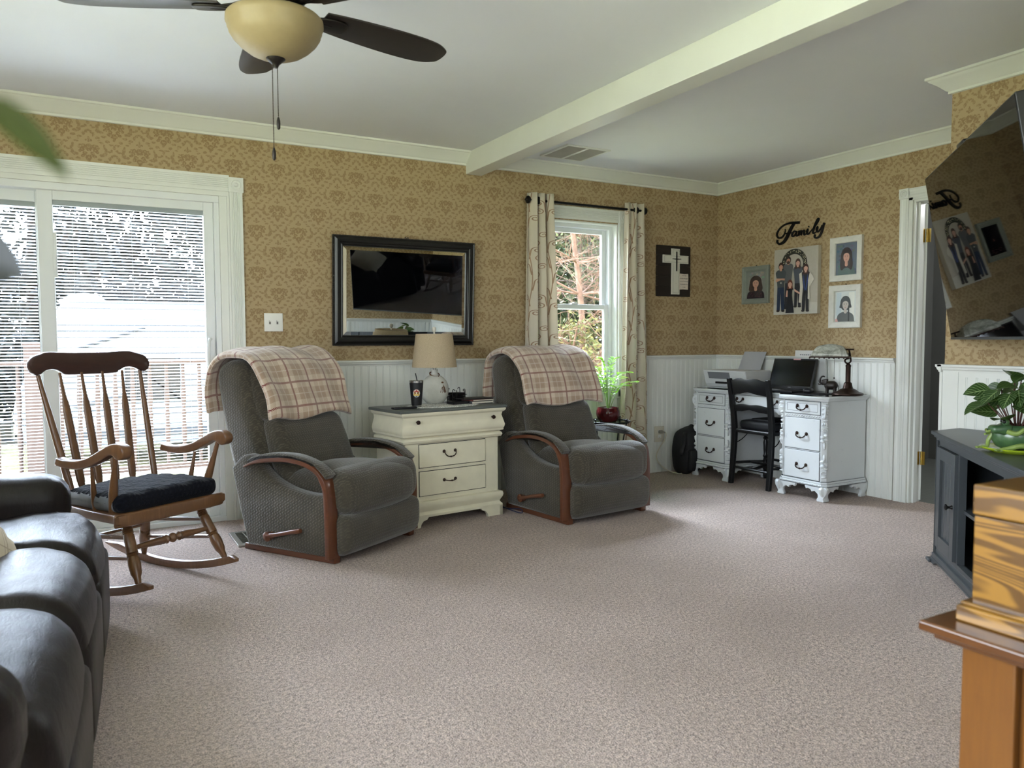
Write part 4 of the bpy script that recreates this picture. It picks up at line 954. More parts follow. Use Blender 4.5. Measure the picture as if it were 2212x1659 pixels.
# ------------------------------------------------------------------ curtain rod and curtains
t = thing('curtain_rod', 'black curtain rod with round finials over the window', 'curtain rod', (-1.42, -.09, 2.137))
b = MB(); b.cyl((-.50, 0, 0), (.50, 0, 0), .0095, n=14); b.build('rod', M_iron, t)
for s in (-1, 1):
    Mx = Matrix.Rotation(R(90*s), 4, 'Y')
    b = MB(); b.lathe([(.001, 0), (.010, 0), (.012, .008), (.007, .014), (.007, .022), (.016, .028), (.026, .036), (.029, .045), (.026, .053), (.012, .060), (.008, .066), (.001, .068)], (s*.498, 0, 0), 20, 0, Mx); b.build('finial', M_iron, t)
    b = MB(); b.cyl((s*.455, .088, 0), (s*.455, 0, 0), .006, n=8); b.rbox((s*.455, .082, -.01), (.014, .006, .045), .004, 2, 2)
    b.lathe([(.001, -.005)]+[(.024+.005*((i % 2)), z) for i, z in enumerate((-.005, 0, .005))]+[(.001, .005)], (s*.455, -.005, 0), 10, 0, Matrix.Rotation(R(90), 4, 'X')); b.build('bracket', M_iron, t)
m = Mat('cream_curtain_cloth', (222, 214, 196), .85, spec=.15, sheen=.2); m.bump(m.noise(260, 2), .12, .002)
tl_ = m.nt.nodes.new('ShaderNodeBsdfTranslucent'); tl_.inputs[0].default_value = lin((226, 216, 196)); mx_ = m.nt.nodes.new('ShaderNodeMixShader'); mx_.inputs[0].default_value = .22
m.nt.links.new(m.b.outputs[0], mx_.inputs[1]); m.nt.links.new(tl_.outputs[0], mx_.inputs[2]); m.nt.links.new(mx_.outputs[0], m.nt.nodes['Material Output'].inputs[0]); M_curt = m.m
M_emb = plain('tan_embroidery', (166, 136, 110), .8, .1)
def curtain(label, x0, x1, x0b, x1b, zb, seed, folds):
    t = thing('curtain', label, 'curtain', (0, 0, 0), 0, 'curtains at the window')
    rnd = random.Random(seed)
    def surf(u, z, off=0):
        k = (2.19-z)/2.0
        a, c = x0+(x0b-x0)*k, x1+(x1b-x1)*k
        uu = min(1, max(0, u)); am = .030+.012*k+.006*sin(u*7+seed)
        ph = uu*folds*2*pi
        x = a+(c-a)*uu+.010*sin(ph*2+.4)*(1 if 0 < u < 1 else 0)
        y = -.090+am*sin(ph+seed+.25*sin(z*2.3+u*3))
        dy = am*cos(ph+seed)*folds*2*pi/(c-a); l = sqrt(1+dy*dy)
        return (x+off*dy/l*1.0, y-off/l, z)
    b = MB(); b.grid(lambda u, v: surf(u, 2.19+(zb-2.19)*v), 110, 30); b.build('panel', M_curt, t, ang=80, solid=.0025)
    # vine embroidery: stems with alternating spiral tendrils
    b = MB()
    def stroke(pts, w):
        m_ = len(pts); vs = []; fs = []
        for i, p in enumerate(pts):
            q0, q1 = pts[max(0, i-1)], pts[min(m_-1, i+1)]; du, dz = q1[0]-q0[0], q1[1]-q0[1]; l = hypot(du*.30, dz) or 1
            nu_, nz_ = -dz/l*w/2/.30, du*.30/l*w/2
            for s_ in (1, -1): vs.append(surf(min(.995, max(.005, p[0]+s_*nu_)), min(2.185, max(zb+.005, p[1]+s_*nz_)), .0028))
        for i in range(m_-1): fs.append((2*i, 2*i+1, 2*i+3, 2*i+2))
        b.add(vs, fs)
    nv_ = 4
    for c_ in range(nv_):
        uc = (c_+.5)/nv_; z = 2.17; k = c_ % 2; st = []
        zz = 2.185
        while zz > zb: st.append((uc+.035*sin(zz*9+c_*2.1), zz)); zz -= .02
        stroke(st, .0030)
        z = 2.10-(c_ % 2)*.06
        while z > zb+.10:
            s_ = 1 if k % 2 else -1; k += 1; u0 = uc+.035*sin(z*9+c_*2.1); sp = []
            for i in range(26):
                th = i/25*2*pi*1.45; r_ = .027*(1-i/25*.80)
                sp.append((u0+s_*(.075-r_*cos(th)/.30*.8+.0)*1.0+s_*.02, z+r_*sin(th)*.9+.015))
            st2 = [(u0, z-.05), (u0+s_*.012, z-.02)]+sp
            stroke(st2, .0046); z -= .115
    b.build('embroidery', M_emb, t, ang=80)
    return t
curtain('cream scroll-embroidered curtain left of the window, behind the right recliner', -1.955, -1.765, -1.975, -1.70, .06, 1, 2.7)
curtain('cream scroll-embroidered curtain right of the window, beside the potted palm', -1.068, -.884, -1.125, -.838, .06, 3, 2.6)
# ------------------------------------------------------------------ white kneehole desk
m = Mat('antiqued_white_paint', (222, 227, 228), .38); nn = m.noise(16, 4, .7); n2 = m.noise(3, 3)
m.color(m.mix(nn.ss(.62, .80)*.55, m.mix(n2, (220, 223, 223), (203, 208, 210)), (150, 156, 160))); M_desk = m.m
M_glz = plain('grey_glaze_line', (86, 90, 94), .5); m = Mat('black_desk_glass', (14, 16, 18), .06); M_dtop = m.m
DO = (-.262, -.875)
t = thing('writing_desk', 'white antiqued kneehole desk with carved corner columns against the east wall', 'desk', (DO[0], DO[1], 0), -90)
def topshape(ins=0, z=0):
    h = .655-ins; f = .245-ins
    L = [(-h, .232-ins*.2), (-h, -f+.05), (-h+.028, -f+.015), (-h+.06, -f), (-.30+ins*.4, -f), (-.262+ins*.6, -f+.012), (-.235+ins, -f+.055), (-.20, -f+.075)]
    mid_ = [(-.08, -f+.07), (0, -f+.062), (.08, -f+.07)]
    return L+mid_+[(-x, y) for x, y in L[::-1]]
b = MB(); pts = topshape()
b.prism(topshape(.014), .690, .698, 'xy'); b.prism(topshape(.004), .698, .703, 'xy', .001); b.prism(pts, .703, .7185, 'xy', .005)
b.build('desk_top', M_desk, t, ang=30)
b = MB(); b.prism(topshape(.022), .7183, .7205, 'xy', .0006); b.build('top_inlay', M_dtop, t, smooth=False)
def relief(mb, M, seed, h):
    """carved leaf and scroll column: stacked rounded leaves, volutes and beads, local x across, z up"""
    rnd = random.Random(seed)
    def blob(x, z, rx, rz_, d=.010, rot=0):
        mb.lathe([(.001, 0), (1, 0), (.85, .45), (.5, .85), (.001, 1)], (0, 0, 0), 10, 0, M @ Matrix.Translation((x, -.001, z)) @ Matrix.Rotation(rot, 4, 'Y') @ Matrix.Rotation(R(90), 4, 'X') @ Matrix.Diagonal((rx, rz_, d, 1)))
    def volute(x, z, r, s=1):
        pts = [M @ Vector((x+s*r*(1-i/22*.8)*cos(i/22*9), -.006, z+r*(1-i/22*.8)*sin(i/22*9))) for i in range(23)]
        mb.tube(pts, [.0045-.002*i/22 for i in range(23)], 6)
    z = h
    for i in range(7): blob((-1)**i*.004, z-.012-i*.017, .012+.003*(i < 4), .013, .016-.001*i, .5*(-1)**i)
    blob(0, z-.055, .007, .05, .022)
    for i in range(3): blob(-.010+.010*i, z-.142, .005, .012, .009)
    volute(0, z-.185, .014); blob(0, z-.168, .016, .008, .010)
    for i in range(4): blob((-1)**i*.008, z-.215-i*.014, .012, .014, .013, .7*(-1)**i)
    blob(0, z-.283, .007, .026, .014); blob(0, z-.30, .005, .016, .010)
    zb = .165
    volute(0, zb+.028, .015, -1); blob(0, zb+.004, .014, .009, .012)
    for i in range(4): blob((-1)**i*.007, zb+.062+i*.016, .012, .015, .013, -.7*(-1)**i)
    blob(0, zb+.135, .007, .028, .013)
for (xc, s) in ((-.445, -1), (.445, 1)):
    b = MB(); hw = .185
    body = [(-hw, .225), (-hw, -.175), (-hw+.026, -.203), (hw-.026, -.203), (hw, -.175), (hw, .225)]
    body = [(x+xc, y) for x, y in body]
    b.prism(body, .125, .692, 'xy')
    def grow(o): return [(xc+(x-xc)*(1+o/hw), y-o if y < 0 else y) for x, y in body]
    b.prism(grow(.010), .118, .133, 'xy', .003); b.prism(grow(.017), .100, .118, 'xy', .005); b.prism(grow(.008), .684, .692, 'xy', .002)
    ped = b.build('pedestal', M_desk, t, smooth=False)
    g = MB(); g.prism(grow(.0178), .0985, .1012, 'xy'); g.prism(grow(.0112), .1172, .1190, 'xy'); g.prism(grow(.0092), .1325, .1338, 'xy'); g.prism(grow(.0015), .6825, .6850, 'xy'); g.build('glaze_lines', M_glz, ped, smooth=False)
    b = MB()
    for i in range(26): b.rbox((xc-hw+.012+i*(2*hw-.024)/25, -.2215, .109), (.0058, .004, .0048), .0035, 1, 1)
    for sx in (-1, 1):
        for i in range(24): b.rbox((xc+sx*(hw+.0172), -.17+i*.0162, .109), (.003, .0058, .0048), .0028, 1, 1)
    b.build('bead_molding', M_desk, ped)
    # drawers
    for k, (z0, z1) in enumerate(((.592, .680), (.345, .560), (.138, .332))):
        b = MB(); b.box(xc-.148, xc+.148, -.209, -.19, z0, z1); d = b.build('drawer', M_desk, ped, smooth=False, bevel=.003)
        g = MB(); g.box(xc-.1515, xc+.1515, -.2052, -.20, z0-.0035, z1+.0035); g.build('gap', M_glz, d, smooth=False)
        if k == 0:
            g = MB()
            for (x0, x1, q0, q1) in ((-.128, .128, z0+.017, z0+.019), (-.128, .128, z1-.019, z1-.017), (-.130, -.128, z0+.017, z1-.017), (.128, .130, z0+.017, z1-.017)): g.box(xc+x0, xc+x1, -.2096, -.2085, q0, q1)
            g.build('panel_line', M_glz, d, smooth=False)
        bail(d, xc, -.209, (z0+z1)/2+(.010 if k == 0 else .0), .040, .026, True, None, 1.25)
    b = MB()
    for i in range(14): b.lathe([(.001, 0), (1, 0), (.7, .6), (.001, 1)], (0, 0, 0), 8, 0, Matrix.Translation((xc-.135+i*.0208, -.203, .576)) @ Matrix.Rotation(R(-35), 4, 'Y') @ Matrix.Rotation(R(90), 4, 'X') @ Matrix.Diagonal((.012, .0055, .006, 1)))
    b.box(xc-.15, xc+.15, -.2055, -.20, .566, .568); b.box(xc-.15, xc+.15, -.2055, -.20, .584, .586); b.build('gadroon_band', M_desk, ped)
    for sx in (-1, 1):
        M = Matrix.Translation((xc+sx*(hw-.011), -.191, 0)) @ Matrix.Rotation(R(45*sx), 4, 'Z')
        b = MB(); b.prism([(-.017, .14), (.017, .14), (.017, .68), (-.017, .68)], -.001, .006, 'xz', 0, 0, M=M @ Matrix.Diagonal((1, 1, 1, 1))); relief(b, M @ Matrix.Translation((0, -.004, 0)) @ Matrix.Diagonal((1.35, 1.6, 1, 1)), sx+5, .672); b.build('carved_column', M_desk, ped)
    # ogee bracket feet with scrolled brackets
    def footp(): return [(0, 0), (.040, 0), (.043, .012), (.034, .03), (.036, .05), (.055, .068), (.075, .060), (.082, .074), (.100, .080), (.112, .074), (.118, .090), (.118, .102), (-.014, .102), (-.022, .088), (-.018, .06), (-.004, .035), (.002, .02), (-.004, .008)]
    for sx in (-1, 1):
        b = MB(); fp = [(xc+sx*(hw+.010)-sx*x*1.3, z) for x, z in footp()]; b.prism(fp, .196, .219, 'xz', .003)
        fp2 = [(-.214+x*1.3, z) for x, z in footp()]; xo = xc+sx*(hw+.012)
        b.prism(fp2, min(xo, xo-sx*.022), max(xo, xo-sx*.022), 'yz', .003); b.build('foot', M_desk, ped, ang=40)
        b = MB(); fp3 = [(.225-x*1.3, z) for x, z in footp()]; b.prism(fp3, min(xo, xo-sx*.022), max(xo, xo-sx*.022), 'yz', .003); b.build('foot', M_desk, ped, ang=40)
# centre drawer and apron
b = MB(); b.box(-.262, .262, -.165, .20, .600, .692); cdw = b.build('center_case', M_desk, t, smooth=False)
b = MB(); b.box(-.250, .250, -.176, -.160, .606, .682); d = b.build('drawer', M_desk, cdw, smooth=False, bevel=.003)
g = MB(); g.box(-.2535, .2535, -.170, -.162, .6025, .6855); g.build('gap', M_glz, d, smooth=False)
bail(d, -.165, -.176, .655, .030, .024, True, None, 1.2); bail(d, .165, -.176, .655, .030, .024, True, None, 1.2)
ap = [(-.262, .603), (-.262, .555), (-.235, .55), (-.22, .565), (-.20, .560), (-.185, .575), (-.12, .585), (-.03, .582), (0, .572), (.03, .582), (.12, .585), (.185, .575), (.20, .560), (.22, .565), (.235, .55), (.262, .555), (.262, .603)]
b = MB(); b.prism(ap, .150, .168, 'xz', .002); b.build('apron', M_desk, t, smooth=False)

# ------------------------------------------------------------------ black ladder back chair
t = thing('desk_chair', 'black ladder-back chair with dark seat pad pulled into the white desk', 'chair', (-.285, -.862, 0), 90)
M_bp = plain('worn_black_paint', (20, 20, 21), .32, .2, 14)
for s in (-1, 1):
    pts = crv([(s*.186, .205, 0), (s*.184, .186, .20), (s*.182, .176, .42), (s*.186, .198, .62), (s*.190, .232, .815)], 4)
    b = MB(); vs = []; fs = []
    for i, p in enumerate(pts):
        w = .017+.004*sin(pi*min(1, p[2]/.83)); 
        for (dx, dy) in ((-w, -.015), (w, -.015), (w, .015), (-w, .015)): vs.append((p[0]+dx, p[1]+dy, p[2]))
    n_ = len(pts)
    for i in range(n_-1):
        for j in range(4): fs.append((i*4+j, i*4+(j+1) % 4, (i+1)*4+(j+1) % 4, (i+1)*4+j))
    fs += [(3, 2, 1, 0), tuple((n_-1)*4+j for j in range(4))]; b.add(vs, fs); b.build('back_leg', M_bp, t, smooth=False, bevel=.004)
    b = MB(); turned(b, (s*.20, -.185, .39), (s*.20, -.185, 0), [(0, .020), (.12, .020), (.14, .014), (.17, .022), (.2, .015), (.26, .020), (.42, .017), (.5, .015), (.54, .022), (.57, .015), (.66, .020), (.80, .020), (.84, .014), (.88, .020), (1, .013)]); b.build('front_leg', M_bp, t)
def slat(z0, z1, ytop, wav, arch):
    up_ = [(x, z1+wav*(cos(x/.17*pi*2)*-.5+.5)*(1-abs(x)/.24)+.010*(1-(x/.17)**2)) for x in [-.17+.34*i/20 for i in range(21)]]
    lo_ = [(x, z0+arch*(1-(x/.17)**2)-(.010*(1-abs(abs(x)/.17-.5)*2) if arch else 0)) for x in [.17-.34*i/20 for i in range(21)]]
    b = MB(); b.prism(up_+lo_, -.007, .007, 'xz', .002)
    for q in range(len(b.v)):
        x, y, z = b.v[q]; b.v[q] = (x, y+ytop(z)+.018*(1-(x/.17)**2), z)
    b.build('slat', M_bp, t, ang=40)
yt = lambda z: .176+.30*max(0, z-.48)**1.3*.8
slat(.690, .800, yt, .018, .026); slat(.560, .610, yt, .008, .022)
b = MB(); b.prism([(-.182, .185), (.182, .185), (.215, -.205), (-.215, -.205)], .398, .428, 'xy', .008); b.build('seat', M_bp, t, ang=40)
b = MB(); b.rbox((0, -.03, .458), (.175, .165, .032), .02, 4, 3, (0, 0, .012)); b.rbox((0, -.02, .495), (.10, .11, .012), .01, 3, 2); b.build('seat_pad', plain('black_cushion', (24, 24, 28), .6, .1, 20), t, ang=60)
for (a, c) in (((-.19, .185, .13), (.19, .185, .13)), ((-.20, -.185, .16), (.20, -.185, .16)), ((-.195, .18, .16), (-.20, -.185, .14)), ((.195, .18, .16), (.20, -.185, .14)), ((0, .0, .15), (0.001, .18, .13)), ((-.197, .0, .15), (.197, .0, .15))):
    b = MB(); b.tube([a, mid(a, c, .5), c], [.008, .012, .008], 8); b.build('stretcher', M_bp, t)
for s in (-1, 1):
    b = MB(); b.tube(crv([(s*.185, .165, .31), (s*.175, .10, .34), (s*.16, .05, .39)], 3), .004, 6); b.build('brace', M_iron, t)

# ------------------------------------------------------------------ things on the desk
DZ_ = .7205
M_prn = plain('white_printer_plastic', (214, 216, 218), .4, .02); M_prg = plain('light_grey_plastic', (176, 178, 182), .45, .02)
t = thing('printer', 'white inkjet printer with raised paper tray at the left end of the white desk', 'printer', (-.225, -.475, DZ_), -86)
b = MB(); prof = [(-.14, .035), (-.17, .135), (-.165, .142), (.13, .142), (.14, .135), (.14, .0), (-.10, 0), (-.12, .008)]
b.prism(prof, -.215, .215, 'yz', .006); b.build('body', M_prn, t, smooth=False, bevel=.003)
b = MB(); b.prism([(-.16, .118), (-.14, .026), (.12, .022), (.14, .118)], .137, .172, 'xz')
b2 = MB(); b2.prism([(-.172, .128), (-.135, .03), (-.125, .03), (-.162, .128)], -.165, .055, 'yz'); b2.build('output_opening', plain('printer_recess', (120, 122, 128), .5), t, smooth=False)
b = MB(); b.box(-.10, .04, -.150, -.138, .036, .052); b.build('cartridge_strip', M_black, t, smooth=False)
b = MB(); b.box(-.16, .09, -.215, -.10, .004, .012); b.build('output_tray', M_prg, t, smooth=False, bevel=.002)
b = MB(); b.box(-.10, .12, 0, .004, 0, .175); o = b.build('paper_tray', M_prg, t, smooth=False, bevel=.002); o.location = (.01, .105, .135); o.rotation_euler = (R(-28), 0, 0)
b = MB(); b.box(-.212, .212, -.168, .135, .1395, .1435); b.build('lid', M_prn, t, smooth=False, bevel=.002)
t = thing('laptop', 'open black laptop with dark screen on the white desk', 'laptop', (-.185, -.955, DZ_), -82)
M_lap = plain('black_laptop_plastic', (26, 27, 30), .4, .1, 30); m = Mat('dark_screen', (6, 7, 8), .12); M_scr = m.m
b = MB(); b.rbox((0, -.125, .010), (.183, .125, .010), .006, 3, 2); b.build('base', M_lap, t)
b = MB()
for i in range(13):
    for j in range(5): b.rbox((-.152+i*.0254, -.035-j*.021, .0205), (.0108, .0088, .0014), .001, 1, 1)
b.build('keyboard', plain('key_black', (40, 41, 44), .5), t)
b = MB(); b.box(-.05, .05, -.235, -.17, .0198, .0206); b.build('touchpad', M_prg, t, smooth=False)
Ms = Matrix.Translation((0, .002, .012)) @ Matrix.Rotation(R(-20), 4, 'X')
b = MB(); b.rbox((0, .003, .122), (.183, .004, .122), .003, 3, 2, M=Ms); ld = b.build('screen_lid', M_lap, t)
b = MB(); b.box(-.168, .168, -.0018, -.0008, .028, .232, M=Ms); b.build('display', M_scr, ld, smooth=False)
b = MB(); b.box(-.015, .045, -.0022, -.0012, .234, .243, M=Ms); b.build('pink_sticky_note', plain('pink_paper', (226, 176, 176), .8), ld, smooth=False)
def text_obj(name, body, size, mat, parent, M, ext=.0004, align='CENTER', shear=0):
    c = bpy.data.curves.new(name, 'FONT'); c.body = body; c.size = size; c.extrude = ext; c.align_x = align; c.align_y = 'CENTER'; c.shear = shear
    tmp = bpy.data.objects.new(name, c); COL.objects.link(tmp); dg = bpy.context.evaluated_depsgraph_get()
    me = bpy.data.meshes.new_from_object(tmp.evaluated_get(dg)); bpy.data.objects.remove(tmp); me.materials.clear(); me.materials.append(mat)
    me.transform(M); o = bpy.data.objects.new(name, me); COL.objects.link(o)
    if parent is not None: o.parent = parent
    return o
text_obj('logo', 'DELL', .012, plain('logo_silver', (190, 192, 195), .4), ld, Ms @ Matrix.Translation((0, -.0016, .015)) @ Matrix.Rotation(R(90), 4, 'X'), .0002)
b = MB(); b.rbox((0, 0, .017), (.031, .055, .017), .016, 4, 4); o = b.build('computer_mouse', M_lap); o.location = (-.285, -1.215, DZ_+.003); o.rotation_euler = (0, 0, R(-60)); tag(o, 'black computer mouse right of the laptop on the white desk', 'mouse')
k = MB(); k.rbox((0, .03, .030), (.004, .010, .005), .003, 1, 2); k.build('scroll_wheel', M_prg, o)
b = MB(); b.prism([(-.11, -.13), (.11, -.13), (.11, .13), (-.11, .13)], 0, .003, 'xy', .001); o = b.build('mouse_pad', plain('black_mouse_pad', (18, 19, 22), .7)); o.location = (-.285, -1.262, DZ_); o.rotation_euler = (0, 0, R(2)); tag(o, 'black mouse pad under the mouse on the white desk', 'mouse pad')
# white folder and papers leaning behind the laptop
t = thing('document_box', 'white letter holder with papers standing behind the laptop', 'letter holder', (-.040, -1.00, DZ_), -88)
b = MB(); b.prism([(-.15, 0), (.17, 0), (.165, .245), (-.15, .255)], -.012, .008, 'xz'); b.build('holder', plain('off_white_card', (206, 208, 206), .7), t, smooth=False, bevel=.002)
b = MB(); b.box(-.13, .13, .004, .008, .02, .305, M=Matrix.Rotation(R(-4), 4, 'X')); pp = b.build('paper', plain('white_paper', (236, 236, 234), .8), t, smooth=False)
b = MB()
for i in range(9): b.box(-.085+i*.018, -.085+i*.018+.013, .0034, .0038, .268, .275, M=Matrix.Rotation(R(-4), 4, 'X'))
b.build('print_line', plain('grey_ink', (120, 124, 130), .8), pp, smooth=False)
# elephant figurine with raised trunk
t = tag(MB().rbox((0, 0, 0), (.01, .01, .01), .004, 1, 1).build('tmp', M_black), 'x', 'x'); bpy.data.objects.remove(t)
M_ele = plain('dark_bronze_figurine', (46, 40, 36), .4, .25, 50, .3, 120, metal=.3)
b = MB(); b.rbox((0, 0, .060), (.040, .026, .028), .022, 3, 4, (.006, .004, .004))
for (x, y) in ((-.026, -.013), (-.026, .013), (.024, -.013), (.024, .013)): b.tube([(x, y, .055), (x+.002, y, .03), (x, y, .010), (x, y, 0)], [.013, .010, .009, .011], 8)
b.rbox((-.048, 0, .080), (.020, .018, .020), .015, 2, 4)
b.tube(crv([(-.062, 0, .080), (-.074, 0, .082), (-.076, 0, .098), (-.068, 0, .116), (-.052, 0, .124), (-.042, 0, .118)], 4), [.010-.0065*i/20 for i in range(21)], 8)
for s in (-1, 1):
    b.tube(crv([(-.062, s*.010, .070), (-.078, s*.013, .064), (-.088, s*.014, .072)], 3), [.004, .0038, .0034, .003, .0025, .0018, .001], 6)
    b.rbox((-.036, s*.022, .084), (.013, .004, .020), .004, 2, 2, M=None)
b.tube(crv([(.040, 0, .070), (.050, 0, .05), (.048, 0, .03)], 3), [.004, .003, .003, .002, .002, .002, .003], 6)
o = b.build('elephant_figurine', M_ele, ang=70); o.location = (-.18, -1.325, DZ_); o.rotation_euler = (0, 0, R(-62)); tag(o, 'small dark elephant figurine with raised trunk beside the bankers lamp', 'figurine')
# bankers lamp
t = thing('desk_lamp', 'bronze desk lamp with marbled glass shade at the right end of the white desk', 'lamp', (-.205, -1.482, DZ_), -66)
b = MB(); b.lathe([(.001, 0), (.098, 0), (.104, .006), (.102, .014), (.088, .020), (.070, .026), (.058, .036), (.048, .042), (.034, .048), (.030, .060), (.026, .082), (.022, .088), (.0165, .092), (.0165, .195), (.018, .20), (.018, .208), (.012, .214), (.010, .222), (.001, .224)], n=32); b.build('lamp_base', M_bronze, t, ang=40)
b = MB(); b.tube(crv([(0, 0, .218), (-.014, -.01, .226), (-.020, -.015, .24), (-.012, -.01, .252), (.004, 0, .258), (.006, -.0, .30)], 4), .006, 8); b.tube(crv([(0, 0, .222), (.014, -.01, .23), (.018, -.012, .245), (.006, 0, .30), (.0, 0, .318)], 4), .0055, 8)
b.tube([(.036, -.01, .318), (-.03, -.04, .318), (-.075, -.055, .316)], .0055, 8); b.build('lamp_arm', M_bronze, t)
m = Mat('marbled_grey_glass', (170, 174, 160), .25, coat=.3); nn = m.noise(16, 5, .7, None, 1.5); m.color(m.mix(nn.ss(.3, .7), (120, 124, 112), (196, 198, 186))); M_mg = m.m
b = MB(); L_ = .125; nA = 14; vs = []; fs = []
Mt = Matrix.Translation((-.105, -.065, .262)) @ Matrix.Rotation(R(8), 4, 'Z')
rows = 9
for i in range(rows+1):
    u = -1+2*i/rows; 
    for j in range(nA+1):
        a = pi*(.02+.90*j/nA); fl_ = 1-.24*max(0, abs(u)-.2)*(1 if j > 3 else .6)
        vs.append(Mt @ Vector((u*L_*(1-.30*sin(a)*abs(u)), -.066*cos(a), .092*sin(a)*fl_)))
for i in range(rows):
    for j in range(nA): a = i*(nA+1)+j; fs.append((a, a+1, a+nA+2, a+nA+1))
fs += [tuple(range(nA+1)), tuple(rows*(nA+1)+j for j in range(nA, -1, -1))]
b.add(vs, fs); b.build('lamp_shade', M_mg, t, ang=70, solid=.004)
b = MB(); rim = [Mt @ Vector((u*L_, s*.066, .004)) for u, s in ((-1, -1), (-.5, -1.04), (0, -1.06), (.5, -1.04), (1, -1), (1, 1), (0, 1), (-1, 1))]; b.tube(rim, .0048, 8, closed=True)
for i in range(9): b.lathe([(.0005, -.006), (.006, -.003), (.006, .003), (.0005, .006)], tuple(Mt @ Vector((-L_+L_*2*i/8, -.068, -.002))), 8)
b.build('shade_rim', M_bronze, t)
b = MB(); b.cyl((-.075, -.07, .262), (-.075, -.07, .125), .0011, n=6); b.lathe([(.0005, -.006), (.0055, -.002), (.0055, .002), (.0005, .006)], (-.075, -.07, .12), 10); b.build('pull_chain', M_bronze, t)

# ------------------------------------------------------------------ backpack
m_bk = plain('black_nylon', (14, 14, 17), .7, .2, 20, .2, 160)
t = thing('backpack', 'black backpack slumped on the floor between the wall outlet and the white desk', 'backpack', (-.475, -.150, 0), 8)
def bf(x, y, z):
    k = (z+.185)/.37; return (x*(.72+.42*sin(min(1, k*1.1)*pi*.72))+.03*k, y*(.95+.1*sin(k*3)), z+.012*sin(x*20))
b = MB(); b.rbox((0, 0, .19), (.105, .085, .185), .06, 6, 3, (0, .02, .01), fn=bf); b.build('body', m_bk, t, ang=80)
b = MB(); b.rbox((.0, -.095, .12), (.075, .025, .09), .02, 4, 3, (0, .015, 0)); b.build('front_pocket', m_bk, t, ang=80)
b = MB(); b.tube(crv([(-.03, -.02, .35), (-.09, -.06, .33), (-.135, -.09, .27), (-.165, -.09, .20), (-.150, -.085, .17), (-.115, -.085, .20), (-.10, -.08, .26)], 5), .016, 8, flat=.35); b.build('shoulder_strap', m_bk, t)
b = MB(); b.tube(crv([(.02, .0, .365), (.04, -.01, .40), (.075, -.01, .39), (.09, 0, .35)], 4), .008, 8, flat=.5); b.build('top_handle', m_bk, t)

# ------------------------------------------------------------------ wall decorations on the east wall (flat against x=0)
def prints(parent, polys, mats, x0=-.001, step=.0004, name='print'):
    """flat printed picture: polys = (material index, [(a,z)...]) where a runs along -y"""
    b = MB()
    for i, (mi, pl) in enumerate(polys):
        d = x0-step*i; b.add([(d, -a, z) for a, z in pl], [tuple(range(len(pl)))], mi)
    return b.build(name, mats, parent, smooth=False)
def rect(a0, a1, z0, z1): return [(a0, z0), (a1, z0), (a1, z1), (a0, z1)]
C_ = {}
def pc(r, g, b_):
    k = (r, g, b_)
    if k not in C_: C_[k] = plain('print_colour_%d_%d_%d' % k, k, .55, .04, 60)
    return C_[k]
class Pic:
    def __init__(s): s.mats = []; s.p = []
    def add(s, col, pts):
        mm_ = pc(*col)
        if mm_ not in s.mats: s.mats.append(mm_)
        s.p.append((s.mats.index(mm_), pts)); return s
    def ell(s, col, x, y, rx, ry, n=18): return s.add(col, ellipse(x, y, rx, ry, n))
def portrait(P, w, h, hair, skin, top, long=.3, hairw=.34, neck=0):
    """head-and-shoulders portrait in a w x h picture centred on (0,0)"""
    P.add(top, crv([(-.42*w, -h/2), (-.38*w, -.30*h), (-.22*w, -.20*h), (0, -.17*h), (.22*w, -.20*h), (.38*w, -.30*h), (.42*w, -h/2)], 4))
    P.ell(hair, 0, .10*h, hairw*w*.62, .245*h); P.add(hair, crv([(-hairw*w*.6, .10*h), (-hairw*w*.72, -long*h*.5), (-hairw*w*.55, -long*h), (-.08*w, -long*h*.8), (.08*w, -long*h*.8), (hairw*w*.55, -long*h), (hairw*w*.72, -long*h*.5), (hairw*w*.6, .10*h)], 4))
    P.add(skin, [(-.06*w, -.05*h), (-.07*w, -.20*h), (0, -.235*h), (.07*w, -.20*h), (.06*w, -.05*h)])
    P.ell(skin, 0, .055*h, .145*w, .155*h)
    P.add(hair, crv([(-.15*w, .10*h), (-.11*w, .20*h), (0, .235*h), (.11*w, .20*h), (.15*w, .10*h), (.09*w, .155*h), (0, .175*h), (-.09*w, .155*h)], 3))
    for s_ in (-1, 1): P.ell((60, 44, 38), s_*.055*w, .062*h, .018*w, .009*h, 8); P.ell(hair, s_*.055*w, .088*h, .03*w, .006*h, 8)
    P.ell((178, 112, 98), 0, -.028*h, .038*w, .009*h, 10); P.ell((200, 150, 130), 0, .018*h, .014*w, .016*h, 8)
